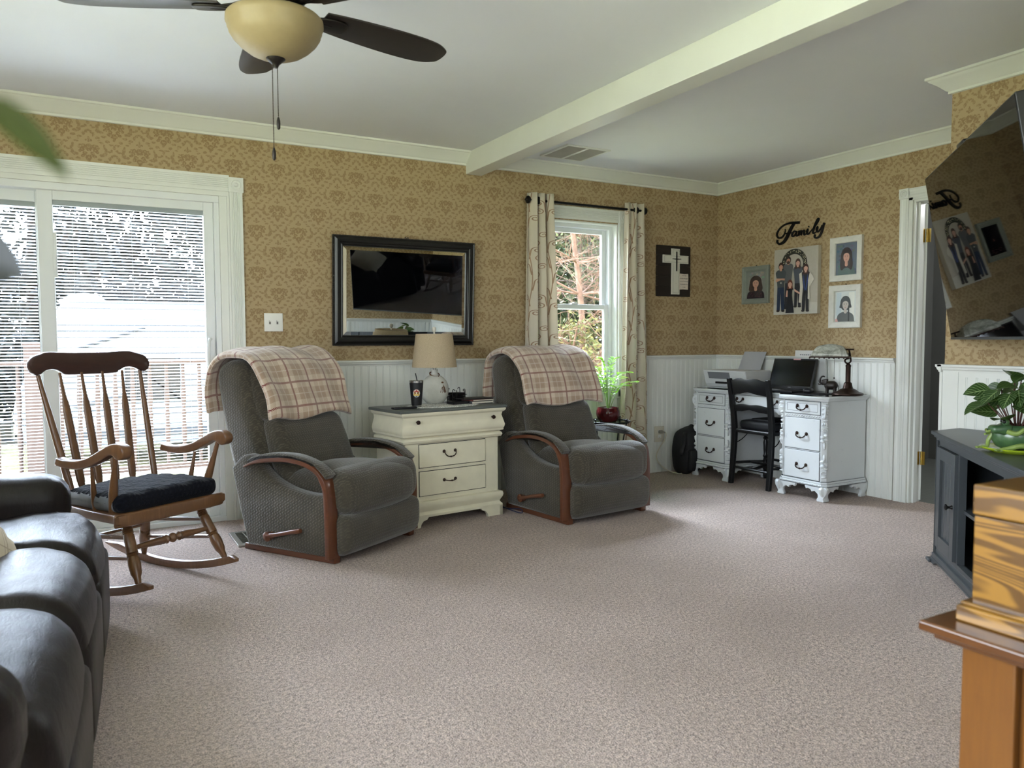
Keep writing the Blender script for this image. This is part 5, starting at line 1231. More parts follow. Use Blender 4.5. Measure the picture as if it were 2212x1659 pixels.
def framed(name, label, a0, a1, z0, z1, fmat, prof, fw_, back, pic, gl=True, group=None):
    ac, zc, w, h = (a0+a1)/2, (z0+z1)/2, a1-a0, z1-z0
    t = thing(name, label, 'picture', (-.001, -ac, z0), -90, group)
    b = MB(); frame_loop(b, prof, w, h); b.build('frame', fmat, t, smooth=False)
    b = MB(); b.box(-w/2+.005, w/2-.005, -.006, 0, .005, h-.005); b.build('backing', plain('backing_board', (150, 140, 120), .9), t, smooth=False)
    P = Pic(); P.add(back, rect(-(w/2-fw_), w/2-fw_, -(h/2-fw_), h/2-fw_)); pic(P, w-2*fw_, h-2*fw_)
    q = MB()
    for i, (mi, pl) in enumerate(P.p): q.add([(x, -.0065-.0001*i, z+h/2) for x, z in pl], [tuple(range(len(pl)))], mi)
    q.build('photograph', P.mats, t, smooth=False)
    if gl: g = MB(); g.box(-w/2+fw_-.002, w/2-fw_+.002, -.0115, -.010, fw_-.002, h-fw_+.002); g.build('glass', M_glass, t, smooth=False)
    g = MB(); g.lathe([(.0005, 0), (.004, .001), (.004, .005), (.0005, .006)], (0, -.005, h+.002), 8); g.build('hanger', M_iron, t)
    return t
M_fgrey = plain('sage_grey_frame', (128, 134, 124), .5, .08, 30); M_fwht = plain('whitewashed_frame', (208, 206, 196), .5, .08, 24)
PG = [(0, 0), (0, .020), (.008, .022), (.014, .018), (.030, .016), (.034, .012), (.040, .012), (.043, .008), (.043, 0)]
PW = [(0, 0), (0, .022), (.006, .024), (.040, .019), (.044, .014), (.045, 0)]
def girl1(P, w, h):
    rnd = random.Random(3)
    for i in range(26): P.ell((150+rnd.randint(-18, 22), 152+rnd.randint(-12, 18), 142+rnd.randint(-12, 18)), rnd.uniform(-.4, .4)*w, rnd.uniform(-.1, .44)*h, .07*w, .045*h, 8)
    portrait(P, w*1.12, h, (58, 38, 30), (196, 150, 126), (44, 28, 34), .26, .46)
    for i in range(40): P.ell([(110, 50, 56), (70, 44, 52), (130, 84, 84)][i % 3], rnd.uniform(-.36, .36)*w, rnd.uniform(-.48, -.26)*h, .014*w, .010*h, 6)
framed('picture_frame', 'grey framed portrait of a girl with wavy brown hair, lowest left on the wall', .308, .592, 1.402, 1.708, M_fgrey, PG, .043, (138, 142, 134), girl1, True)
def girl2(P, w, h):
    rnd = random.Random(5)
    for i in range(22): P.ell((80+rnd.randint(-14, 30), 96+rnd.randint(-14, 26), 112+rnd.randint(-14, 26)), rnd.uniform(-.42, .42)*w, rnd.uniform(-.44, .44)*h, .08*w, .04*h, 8)
    portrait(P, w, h*1.05, (52, 36, 32), (206, 158, 138), (92, 112, 108), .34, .42)
framed('picture_frame', 'white framed portrait of a smiling long-haired girl, upper right above its twin', 1.168, 1.433, 1.530, 1.848, M_fwht, PW, .045, (98, 110, 124), girl2, True, 'whitewashed frames on the east wall')
def girl3(P, w, h):
    P.add((226, 226, 216), rect(.15*w, .42*w, -.4*h, .46*h)); P.add((188, 200, 204), rect(-.44*w, -.2*w, -.3*h, .46*h))
    portrait(P, w, h*1.02, (58, 62, 62), (196, 186, 176), (96, 100, 98), .05, .40)
    P.add((48, 52, 52), rect(.13*w, .19*w, -.5*h, .02*h)); P.add((206, 150, 138), crv([(-.48*w, -.5*h), (-.46*w, -.40*h), (-.38*w, -.42*h), (-.34*w, -.5*h)], 3))
framed('picture_frame', 'white framed portrait of a person in grey, lower right beneath its twin', 1.166, 1.432, 1.192, 1.501, M_fwht, PW, .045, (208, 212, 208), girl3, True, 'whitewashed frames on the east wall')
# family canvas
ac, w, h = .8705, .415, .508
t = thing('family_canvas', 'large unframed canvas photo of five people under a lit wreath', 'picture', (-.001, -ac, 1.304), -90)
b = MB(); b.box(-w/2, w/2, -.035, 0, 0, h); b.build('canvas', plain('canvas_cream', (192, 186, 170), .8, .03), t, smooth=False, bevel=.002)
P = Pic(); W_, H_ = w, h
def uv(u, v): return ((u-.5)*W_, (v-.5)*H_)   # u right 0..1, v up 0..1
def poly(col, pts, k=3): P.add(col, crv([uv(*q) for q in pts], k, False) if k else [uv(*q) for q in pts])
P.add((178, 172, 158), rect(-W_/2+.002, W_/2-.002, -H_/2+.002, H_/2-.002)); poly((192, 188, 176), [(.0, .0), (1, 0), (1, .16), (.6, .20), (0, .15)], 0)
rnd = random.Random(8)
for i in range(44):
    a = pi*(-.14+1.28*i/43); P.add((34, 36, 28), [uv(.47+.245*cos(a)+.05*cos(a+q), .76+.185*sin(a)+.045*sin(a+q)*1.0) for q in (0, 1.2, 2.4, 3.6, 4.8)])
for i in range(60):
    a = rnd.uniform(-.3, pi+.3); r_ = rnd.uniform(.9, 1.12); x, y = uv(.47+.25*r_*cos(a), .76+.19*r_*sin(a)); P.ell((236, 226, 186), x, y, .0028, .0028, 6)
def person(x, top, bot, sh, hair, skin, shirt, pants, long=0, arms=None, skirt=False, beard=False):
    hh = .052; hy = top-hh*1.1
    hip = (top+bot)/2
    if skirt: poly(pants, [(x-sh*.55, hip+.05), (x-sh*1.3, bot), (x+sh*1.3, bot), (x+sh*.55, hip+.05)], 0)
    else:
        poly(pants, [(x-sh*.62, hip+.04), (x-sh*.72, bot+.02), (x-sh*.12, bot+.02), (x, hip-.08), (x+sh*.15, bot+.01), (x+sh*.75, bot+.01), (x+sh*.62, hip+.04)], 0)
        for q in (-.45, .45): P.ell((40, 34, 32), *uv(x+sh*q*1.05, bot+.015), .016, .009, 10)
    poly(shirt, [(x-sh*.62, hip), (x-sh*.80, hip+.14), (x-sh, hy-.09), (x-sh*.55, hy-hh*.95), (x, hy-hh*1.05), (x+sh*.55, hy-hh*.95), (x+sh, hy-.09), (x+sh*.80, hip+.14), (x+sh*.62, hip)], 2)
    if long: poly(hair, [(x-.052, hy), (x-.062, hy-long), (x-.02, hy-long*.9), (x+.02, hy-long*.9), (x+.062, hy-long), (x+.052, hy)], 2)
    P.ell(hair, *uv(x, hy+.006), .0245, .031); P.add(skin, [uv(x-.02, hy-.03), uv(x-.022, hy-.065), uv(x+.022, hy-.065), uv(x+.02, hy-.03)]); P.ell(skin, *uv(x, hy-.004), .018, .0245)
    if beard: P.ell((60, 42, 34), *uv(x, hy-.028), .014, .012)
    P.add(hair, [uv(x-.042, hy+.012), uv(x-.03, hy+.05), uv(x, hy+.062), uv(x+.03, hy+.05), uv(x+.042, hy+.012), uv(x, hy+.032)])
    for s_ in (-1, 1): P.ell((50, 36, 32), *uv(x+s_*.016, hy+.002), .0022, .0014, 6)
    P.ell((160, 96, 86), *uv(x, hy-.022 if not beard else hy-.018), .005, .0014, 6)
person(.345, .875, .08, .115, (44, 32, 28), (186, 138, 116), (92, 94, 96), (40, 40, 48), beard=True)
person(.565, .825, .10, .105, (70, 46, 36), (204, 158, 140), (74, 80, 90), (34, 34, 40), long=.09)
person(.175, .79, .04, .125, (60, 38, 28), (196, 148, 124), (70, 76, 78), (34, 48, 74))
poly((196, 148, 124), [(.05, .535), (.06, .50), (.18, .53), (.27, .52), (.27, .55), (.16, .555), (.08, .56)], 0); P.ell((210, 206, 196), *uv(.18, .485), .007, .006, 8)
person(.745, .735, .03, .105, (66, 40, 34), (212, 168, 148), (30, 32, 44), (26, 26, 30), long=.10)
poly((208, 202, 188), [(.60, .60), (.655, .62), (.69, .40), (.665, .16), (.60, .17), (.625, .40)], 0); poly((206, 200, 186), [(.84, .62), (.91, .55), (.93, .50), (.83, .40), (.85, .20), (.80, .22), (.80, .5)], 0)
for s_ in (-1, 1): poly((52, 72, 130), [(.745+s_*.045, .60), (.745+s_*.052, .48), (.745+s_*.02, .34), (.745, .36), (.745+s_*.025, .48)], 0)
person(.395, .515, .02, .075, (104, 54, 36), (214, 168, 146), (26, 28, 34), (24, 26, 34), long=.08, skirt=True)
poly((214, 168, 146), [(.50, .38), (.62, .32), (.63, .29), (.50, .345)], 0); poly((214, 168, 146), [(.32, .37), (.30, .27), (.34, .26), (.345, .36)], 0)
q = MB()
for i, (mi, pl) in enumerate(P.p): q.add([(x, -.0353-.00004*i, z+h/2) for x, z in pl], [tuple(range(len(pl)))], mi)
q.build('photo_print', P.mats, t, smooth=False)
# black script word sign
t = thing('family_word_sign', 'black metal script word sign above the family canvas', 'sign', (0, 0, 0))
def mp_(a, z, d): return (-.004-d, -a, z)
S = {'letter_f': [([(.878, 2.004), (.833, 2.008), (.785, 2.012), (.73, 2.003), (.684, 1.978), (.660, 1.944), (.671, 1.915), (.702, 1.908), (.730, 1.928), (.742, 1.955), (.740, 1.972)], [.016, .017, .013, .011, .011, .011, .011, .011, .009, .006, .004]),
        ([(.826, 2.004), (.800, 1.972), (.775, 1.932), (.750, 1.894), (.720, 1.868), (.686, 1.862), (.664, 1.878), (.668, 1.896)], [.020, .022, .024, .022, .018, .013, .012, .014]), ([(.733, 1.937), (.765, 1.935), (.801, 1.936)], [.006, .009, .006])],
 'letter_a': [([(.853, 1.938), (.832, 1.944), (.813, 1.930), (.809, 1.912), (.824, 1.905), (.843, 1.925), (.852, 1.940), (.846, 1.914), (.858, 1.905), (.868, 1.912)], [.006, .010, .012, .012, .008, .007, .010, .013, .009, .005])],
 'letter_m': [([(.866, 1.930), (.876, 1.940), (.874, 1.922), (.869, 1.904)], [.005, .010, .012, .012]), ([(.872, 1.918), (.886, 1.936), (.898, 1.938), (.897, 1.920), (.893, 1.904)], [.005, .007, .011, .012, .012]), ([(.896, 1.918), (.910, 1.936), (.924, 1.938), (.922, 1.918), (.926, 1.905), (.940, 1.912)], [.005, .007, .011, .012, .010, .005])],
 'letter_i': [([(.942, 1.926), (.957, 1.943), (.950, 1.922), (.952, 1.907), (.966, 1.908), (.978, 1.922)], [.005, .012, .012, .011, .008, .005]), ([(.962, 1.958), (.967, 1.965)], [.010, .008])],
 'letter_l': [([(.978, 1.922), (1.006, 1.944), (1.035, 1.972), (1.056, 2.004), (1.047, 2.010), (1.030, 1.985), (1.012, 1.945), (1.003, 1.918), (1.012, 1.906), (1.028, 1.914)], [.005, .006, .007, .008, .010, .013, .014, .013, .009, .005])],
 'letter_y': [([(1.030, 1.932), (1.044, 1.950), (1.038, 1.928), (1.042, 1.914), (1.058, 1.918), (1.076, 1.938), (1.088, 1.956)], [.005, .012, .013, .011, .008, .008, .013]), ([(1.102, 1.974), (1.092, 1.940), (1.080, 1.905), (1.062, 1.878), (1.036, 1.868), (1.018, 1.880), (1.026, 1.896)], [.010, .014, .014, .013, .011, .011, .010]), ([(1.088, 1.945), (1.104, 1.958), (1.112, 1.968)], [.007, .005, .003])]}
for nm, strokes in S.items():
    b = MB()
    for pts, ws in strokes:
        pp_ = crv(pts, 4); ww = []
        for i in range(len(pp_)): f = i/4; k = int(min(f, len(ws)-1)); k2 = min(k+1, len(ws)-1); ww.append((ws[k]+(ws[k2]-ws[k])*(f-k))*1.22)
        ribbon(b, pp_, ww, 0, .008, mp_)
    b.build(nm, M_iron, t, smooth=False)
t['label'] = 'black metal script sign reading Family above the canvas photo'

# ------------------------------------------------------------------ wooden cross plaque (north wall)
t = thing('cross_plaque', 'dark slatted wood plaque with white cross and verse card right of the window', 'plaque', (-.509, -.001, 1.470))
M_dark = wood('dark_stained_pine', (20, 15, 12), (44, 34, 27), 9, 0, .6, 10, 0)
b = MB()
for i in range(5): b.box(-.181, .181, -.022, -.006, i*.0842+.0012, (i+1)*.0842-.0008)
b.box(-.15, .15, -.006, 0, .03, .39); b.build('slat_board', M_dark, t, smooth=False, bevel=.0015)
m = Mat('distressed_white_wood', (214, 212, 200), .6); nn = m.noise(30, 4, .7); m.color(m.mix(nn.ss(.62, .72)*.8, (214, 212, 200), (70, 60, 50)))
b = MB(); cr = [(.012, .018), (.098, .018), (.098, .276), (.193, .276), (.193, .342), (.098, .342), (.098, .396), (.010, .396), (.010, .342), (-.082, .342), (-.082, .276), (.012, .276)]
b.prism([(x-.044, z) for x, z in cr], .022, .034, 'xz', .002); b.build('white_cross', m.m, t, smooth=False)
g = MB()
for (x0, x1, z0, z1) in ((-.022, .046, .385, .3862), (-.022, -.0208, .345, .3862), (.0448, .046, .345, .3862), (-.112, .140, .334, .3352), (-.112, .140, .284, .2852), (-.112, -.1108, .284, .335), (.139, .140, .284, .335), (-.020, .044, .030, .0312), (-.020, -.0188, .030, .27), (.0432, .0444, .030, .27)): g.box(x0, x1, -.0346, -.0342, z0, z1)
g.build('scored_lines', M_dark, t, smooth=False)
b = MB(); b.prism([(.013, .21), (.019, .21), (.021, .305), (.062, .309), (.062, .314), (.021, .314), (.020, .372), (.013, .372), (.012, .314), (-.028, .313), (-.028, .308), (.012, .305)], .034, .042, 'xz', .001); b.build('black_nail_cross', M_iron, t, smooth=False)
b = MB(); b.prism([(.045, .058), (.085, .061), (.142, .060), (.143, .10), (.146, .15), (.143, .192), (.10, .189), (.048, .193), (.050, .13)], .034, .038, 'xz', .0005); vc = b.build('verse_card', plain('aged_card', (214, 204, 190), .8), t, smooth=False)
M_ink = plain('black_ink', (28, 26, 26), .7)
for i, s_ in enumerate(('I will cling', 'to the old rugged', 'cross & exchange', 'it someday for a', 'crown')):
    text_obj('verse_text', s_, .0125, M_ink, vc, Matrix.Translation((.096, -.0384, .176-i*.024)) @ Matrix.Rotation(R(90), 4, 'X'), .0002, shear=.4)

# ------------------------------------------------------------------ plant stand, potted palm, things on the sill
PX, PY = -1.388, -.30
t = thing('plant_stand', 'round black wire plant stand with glass top in front of the window', 'plant stand', (PX, PY, 0))
b = MB()
b.tube([(.165*cos(2*pi*i/40), .165*sin(2*pi*i/40), .497) for i in range(40)], .005, 8, closed=True); b.tube([(.150*cos(2*pi*i/40), .150*sin(2*pi*i/40), .440) for i in range(40)], .0035, 8, closed=True)
b.tube([(.10*cos(2*pi*i/30), .10*sin(2*pi*i/30), .16) for i in range(30)], .0035, 8, closed=True); b.build('ring_frame', M_iron, t)
for k in range(4):
    a = R(20+90*k); b = MB(); b.tube(crv([(.165*cos(a), .165*sin(a), .515), (.163*cos(a), .163*sin(a), .49), (.150*cos(a), .150*sin(a), .44), (.105*cos(a), .105*sin(a), .17), (.125*cos(a), .125*sin(a), .0)], 4), .0048, 8)
    b.lathe([(.0005, -.006), (.007, -.002), (.007, .003), (.0005, .008)], (.165*cos(a), .165*sin(a), .518), 10); b.build('leg', M_iron, t)
b = MB(); b.lathe([(.001, .487), (.160, .487), (.160, .492), (.001, .492)], n=36); b.build('glass_top', glass('tabletop_glass', (205, 225, 220)), t, ang=30)
t = thing('potted_palm', 'small parlor palm in a ribbed dark red glazed pot on the wire plant stand', 'potted plant', (PX, PY, .4925))
M_red = plain('oxblood_glaze', (74, 20, 22), .12, .3, 16); M_soil = plain('potting_soil', (46, 34, 26), .95, .3, 60, .5, 90)
b = MB(); n = 64; prof = [(.001, 0), (.058, 0), (.066, .006), (.082, .03), (.090, .06), (.088, .085), (.080, .100), (.079, .110), (.073, .110), (.072, .10), (.001, .098)]
b.lathe(prof, n=n)
for q in range(len(b.v)):
    v = Vector(b.v[q]); r_ = hypot(v.x, v.y)
    if .012 < v.z < .094 and r_ > .05: k = 1+.030*abs(cos(atan2(v.y, v.x)*12))-.02; b.v[q] = (v.x*k, v.y*k, v.z)
b.build('pot', M_red, t, ang=70)
b = MB(); b.lathe([(.001, .102), (.040, .103), (.072, .100), (.072, .09), (.001, .09)], n=20); b.build('soil', M_soil, t)
m = Mat('palm_leaf_green', (96, 150, 60), .45); nn = m.noise(25, 2); m.color(m.mix(nn, (70, 122, 44), (150, 190, 84)))
def leafy(m, tr=.35, col=(150, 200, 60)):
    a = m.nt.nodes.new('ShaderNodeBsdfTranslucent'); a.inputs[0].default_value = lin(col); x = m.nt.nodes.new('ShaderNodeMixShader'); x.inputs[0].default_value = tr
    m.nt.links.new(m.b.outputs[0], x.inputs[1]); m.nt.links.new(a.outputs[0], x.inputs[2]); m.nt.links.new(x.outputs[0], m.nt.nodes['Material Output'].inputs[0]); return m.m
M_palm = leafy(m)
rnd = random.Random(11); st = MB()
fr_ = [(0, .40, .05), (60, .33, .14), (120, .30, .15), (180, .34, .13), (235, .26, .16), (300, .30, .15), (20, .25, .18), (330, .22, .19), (205, .22, .18), (150, .40, .06), (270, .20, .17), (95, .22, .18)]
for (a, h_, out_) in fr_:
    a = R(a+rnd.uniform(-12, 12)); r0 = .018*rnd.random(); d = Vector((cos(a), sin(a), 0))
    pts = crv([Vector((0, 0, .10))+d*r0, Vector((0, 0, .10+h_*.45))+d*(r0+out_*.18), Vector((0, 0, .10+h_*.85))+d*(out_*.55), Vector((0, 0, .10+h_*.95))+d*(out_*1.05)], 5)
    st.tube(pts, [.003*(1-.6*i/len(pts)) for i in range(len(pts))], 6)
    lf = MB(); n_ = len(pts)
    for i in range(int(n_*.42), n_):
        p = Vector(pts[i]); tg = (Vector(pts[min(i+1, n_-1)])-Vector(pts[max(0, i-1)])).normalized(); sd = tg.cross(Vector((0, 0, 1)));
        if sd.length < .1: sd = Vector((-sin(a), cos(a), 0))
        sd.normalize(); L = .085*(1-.45*abs((i-n_*.7)/(n_*.35)))
        for s_ in (-1, 1):
            dr_ = (sd*s_+tg*.75+Vector((0, 0, -.10+rnd.uniform(-.15, .15)))).normalized(); wv_ = dr_.cross(Vector((0, 0, 1))).normalized()*.0092; up2 = Vector((0, 0, .002))
            q = [p, p+dr_*L*.35+wv_, p+dr_*L*.75+wv_*.7-up2*2, p+dr_*L-up2*5, p+dr_*L*.75-wv_*.7-up2*2, p+dr_*L*.35-wv_, p+dr_*L*.35-up2, p+dr_*L*.75-up2*3.5]
            lf.add(q, [(0, 1, 6), (0, 6, 5), (1, 2, 7, 6), (6, 7, 4, 5), (2, 3, 7), (7, 3, 4)])
    lf.build('frond', M_palm, t, ang=60)
st.build('stems', plain('palm_stem', (120, 150, 80), .5), t)
t = thing('binoculars', 'small black binoculars on the window sill behind the palm', 'binoculars', (-1.31, -.018, .734), 20)
b = MB()
for s_ in (-1, 1): b.tube([(s_*.024, -.025, .024), (s_*.022, 0, .022), (s_*.020, .02, .020), (s_*.019, .045, .018)], [.022, .020, .016, .013], 14)
b.rbox((0, .0, .024), (.014, .014, .006), .004, 2, 2); b.build('barrels', M_tb, t, ang=50)
for s_ in (-1, 1):
    b = MB(); b.cyl((s_*.024, -.0255, .024), (s_*.024, -.027, .024), .018, n=16); b.build('lens', plain('lens_glass', (70, 80, 96), .1), t)
# cables between nightstand and recliner
t = thing('charging_cable', 'thin blue-black charging cable on the carpet beside the right recliner', 'cable', (0, 0, 0))
b = MB(); b.tube(crv([(-2.425, -.03, .35), (-2.44, -.08, .20), (-2.45, -.25, .05), (-2.47, -.45, .012), (-2.44, -.62, .010), (-2.40, -.72, .02), (-2.425, -.78, .008), (-2.45, -.66, .012), (-2.43, -.50, .01), (-2.41, -.40, .01)], 6), .003, 6); b.build('cable', plain('blue_cable', (40, 46, 78), .5), t)
# ceiling vent, floor vent
t = thing('ceiling_vent', 'two-section white louvred return vent in the ceiling beside the beam', 'vent', (-1.757, -.395, ZC), 0)
M_vd = plain('vent_shadow', (96, 95, 90), .8)
b = MB(); b.box(-.165, .165, -.165, .165, -.003, 0); b.build('backing', M_vd, t, smooth=False)
b = MB(); b.box(-.18, .18, -.18, -.160, -.010, 0); b.box(-.18, .18, .160, .18, -.010, 0); b.box(-.18, -.160, -.16, .16, -.010, 0); b.box(.160, .18, -.16, .16, -.010, 0); b.box(-.012, .012, -.16, .16, -.011, 0)
b.build('frame', M_trim, t, smooth=False, bevel=.002)
b = MB()
for s_ in (-1, 1):
    for i in range(26):
        y = -.154+i*.0123; b.box(-.074, .074, -.0006, .0006, -.0045, .0045, M=Matrix.Translation((s_*.086, y, -.0065)) @ Matrix.Rotation(R(38), 4, 'X'))
b.build('louvres', plain('louvre_grey', (178, 176, 168), .6), t, smooth=False)
t = thing('floor_vent', 'silver metal floor register in the carpet behind the left recliner', 'vent', (-4.065, -.535, 0), 0)
b = MB(); b.box(-.07, .07, -.155, .155, .004, .0065); b.build('grille_well', plain('vent_dark', (28, 24, 22), .7), t, smooth=False)
b = MB(); b.box(-.075, -.045, -.16, .16, 0, .011); b.box(.045, .075, -.16, .16, 0, .011); b.box(-.045, .045, -.16, -.13, 0, .011); b.box(-.045, .045, .13, .16, 0, .011); b.box(-.003, .003, -.13, .13, 0, .010)
for i in range(12): b.box(-.045, .045, -.125+i*.0225, -.120+i*.0225, 0, .010)
b.build('frame', M_nickel, t, smooth=False, bevel=.001)
# ------------------------------------------------------------------ corner television
TB = Vector((-1.057, -2.709, 1.107)); AZ = R(42.67); TL = R(9.76)
aw = Vector((cos(AZ), sin(AZ), 0)); nr = Vector((-sin(AZ), cos(AZ), 0)); ut = Vector((0, 0, 1))*cos(TL)+nr*sin(TL); nn_ = (nr*cos(TL)-Vector((0, 0, 1))*sin(TL))
MT = Matrix(((-aw.x, nn_.x*-1, ut.x, TB.x-aw.x*.712), (-aw.y, nn_.y*-1, ut.y, TB.y-aw.y*.712), (-aw.z, nn_.z*-1, ut.z, TB.z), (0, 0, 0, 1)))
t = thing('television', 'large black flat television tilted down on the wall in the corner', 'television'); t.matrix_world = MT
M_tvb = plain('black_tv_plastic', (14, 14, 15), .35, .1)
b = MB(); b.box(-.714, .714, 0, .030, 0, .812); b.box(-.40, .40, .030, .060, .10, .55); b.build('housing', M_tvb, t, smooth=False, bevel=.003)
m = Mat('glossy_tv_screen', (4, 4, 5), .025, spec=.65); b = MB(); b.box(-.708, .708, -.0012, .001, .012, .806); b.build('screen', m.m, t, smooth=False)
b = MB(); b.box(-.714, .714, -.0022, .002, 0, .010); b.build('bottom_trim', plain('dark_steel_trim', (72, 76, 78), .3, .05, metal=.6), t, smooth=False)
b = MB(); b.rbox((-.05, .022, .822), (.055, .012, .010), .005, 2, 2); b.build('camera_clip', M_tvb, t)
b = MB(); b.box(-.20, .20, .06, .085, .20, .50); b.box(-.03, .03, .085, .30, .30, .38); b.build('wall_bracket', M_iron, t, smooth=False)

# ------------------------------------------------------------------ corner tv stand
m = Mat('charcoal_painted_wood', (60, 64, 66), .35); m.color(m.mix(m.noise(6, 4, .6, m.mapv((1, 1, .15))), (50, 54, 56), (68, 72, 75))); M_ch = m.m
t = thing('corner_tv_stand', 'charcoal corner television stand with panelled doors under the television', 'tv stand', (0, 0, 0))
A0 = Vector((-1.185, -2.735)); dv = Vector((-.7071, -.7071)); B0 = A0+dv*1.30; ou = Vector((-.7071, .7071))
def pent(o): 
    a = A0-dv*o*.4+ou*o; c = B0+dv*o*.4+ou*o
    return [(a.x, a.y), (c.x, c.y), (c.x, -4.02), (-.99, -4.02), (-.99, A0.y+o*.45), (a.x+.0, A0.y+o*.45)]
def pentp(o, z0, z1, b_, bev=0): b_.prism(pent(o), z0, z1, 'xy', bev)
b = MB(); pentp(.030, .640, .660, b, .004); pentp(.018, .628, .640, b, .003); pentp(.008, .616, .628, b); b.build('top', M_ch, t, smooth=False)
b = MB(); pentp(.0, .02, .075, b, .002); pentp(.014, .02, .055, b, .004)
b.build('plinth', M_ch, t, smooth=False)
Mf = Matrix(((dv.x, -ou.x, 0, A0.x), (dv.y, -ou.y, 0, A0.y), (0, 0, 1, 0), (0, 0, 0, 1)))   # local x along the front, -y outwards
b = MB(); b.box(0, .035, 0, .03, .075, .62, M=Mf); b.box(1.265, 1.30, 0, .03, .075, .62, M=Mf); b.box(0, 1.30, 0, .03, .59, .62, M=Mf); b.box(0, 1.30, 0, .03, .075, .095, M=Mf)
b.box(.345, .37, 0, .03, .095, .59, M=Mf); b.box(.93, .955, 0, .03, .095, .59, M=Mf)
b.add([(-1.185, -2.735, .075), (-.99, -2.735, .075), (-.99, -2.735, .62), (-1.185, -2.735, .62)], [(0, 1, 2, 3)]); b.box(-.995, -.985, -4.02, -2.74, .075, .62); b.box(B0.x, -.99, -4.03, -4.01, .075, .62); b.box(B0.x-.005, B0.x+.005, -4.02, B0.y, .075, .62)
b.build('carcass', M_ch, t, smooth=False)
b = MB(); b.prism([(0.35, .02), (.95, .02), (.8, .5), (.5, .5)], .33, .345, 'xy', M=Mf); b.prism([(0.02, .02), (.35, .02), (.5, .3), (.2, .15)], .33, .345, 'xy', M=Mf); b.build('shelf', M_ch, t, smooth=False)
for (x0, x1, kx) in ((.040, .342, .322), (.958, 1.26, .978)):
    b = MB(); b.box(x0, x0+.055, -.014, .004, .098, .587, M=Mf); b.box(x1-.055, x1, -.014, .004, .098, .587, M=Mf); b.box(x0+.055, x1-.055, -.014, .004, .098, .158, M=Mf); b.box(x0+.055, x1-.055, -.014, .004, .530, .587, M=Mf)
    w_ = (x1-x0-.11)/4
    for i in range(4): b.box(x0+.055+i*w_+.0025, x0+.055+(i+1)*w_-.0025, -.003, .004, .158, .530, M=Mf)
    b.box(x0+.05, x1-.05, -.001, .004, .15, .54, M=Mf)
    d = b.build('door', M_ch, t, smooth=False, bevel=.0015)
    b = MB(); Mk = Mf @ Matrix.Translation((kx, -.014, .345)) @ Matrix.Rotation(R(90), 4, 'X'); b.lathe([(.001, 0), (.010, 0), (.009, .004), (.005, .010), (.006, .018), (.014, .024), (.014, .029), (.006, .033), (.001, .034)], (0, 0, 0), 16, 0, Mk); b.build('knob', M_iron, d)
b = MB(); b.box(.0, .34, -.012, .008, 0, .001, M=Mf)
bk = [(-.02, 0), (.035, 0), (.06, .012), (.10, .022), (1.20, .022), (1.24, .012), (1.265, 0), (1.32, 0), (1.32, .03), (-.02, .03)]
b = MB(); b.prism(bk, .0, .016, 'xz', M=Mf @ Matrix.Translation((0, -.0, 0))); b.rbox((-.03, -.01, .008), (.03, .02, .008), .006, 2, 2, M=Mf); b.box(-.99, -1.0, -2.76, -2.735, 0, .03); b.build('bracket_foot', M_ch, t, smooth=False)
b = MB(); b.box(-1.19, -.99, -2.738, -2.728, .02, .62); b.build('side_panel', M_ch, t, smooth=False)

# ------------------------------------------------------------------ frog planter with a striped-leaf plant
FPX, FPY = -1.625, -3.322
M_lime = plain('lime_glaze', (150, 170, 40), .2, .15, 10)
b = MB(); b.lathe([(.001, 0), (.085, 0), (.090, .004), (.125, .014), (.128, .018), (.124, .021), (.088, .012), (.001, .010)], n=44)
o = b.build('saucer', M_lime, ang=50); o.location = (FPX, FPY, .660); tag(o, 'lime green plate under the frog planter on the television stand', 'saucer')
t = thing('frog_planter', 'green glazed frog planter holding a plant with white-veined leaves', 'planter', (FPX, FPY, .672), -42)
m = Mat('frog_green_glaze', (52, 84, 62), .3, coat=.3); nn = m.noise(14, 3, .6); m.color(m.mix(nn, (30, 60, 48), (84, 116, 66))); M_frog = m.m
M_frl = plain('frog_light_green', (122, 142, 72), .32, .12, 24)
b = MB(); b.lathe([(.001, 0), (.045, 0), (.066, .012), (.080, .040), (.078, .068), (.066, .090), (.058, .098), (.054, .098), (.056, .088), (.001, .084)], n=36)
for q in range(len(b.v)):
    x, y, z = b.v[q]; b.v[q] = (x*1.12, y*.95, z)
b.build('pot_body', M_frog, t, ang=60)
b = MB(); b.rbox((-.070, -.030, .082), (.040, .032, .024), .020, 3, 4, fn=lambda x, y, z: (x*1.0, y, z*(1-.3*(x < 0)))); b.build('frog_head', M_frog, t, ang=80)
for (x, y) in ((-.062, -.058), (-.050, -.006)):
    b = MB(); b.rbox((x, y, .112), (.013, .013, .013), .012, 1, 4); e_ = b.build('frog_eye', M_frog, t); b = MB(); b.rbox((x-.007, y-.006, .114), (.0075, .0075, .0075), .007, 1, 3); b.build('pupil', plain('eye_dark', (20, 22, 18), .15), e_)
b = MB(); b.tube(crv([(-.108, -.045, .078), (-.118, -.030, .072), (-.112, -.005, .078), (-.09, .008, .072), (-.10, .010, .060), (-.115, .0, .058)], 4), .0045, 8); b.build('frog_mouth', M_frl, t)
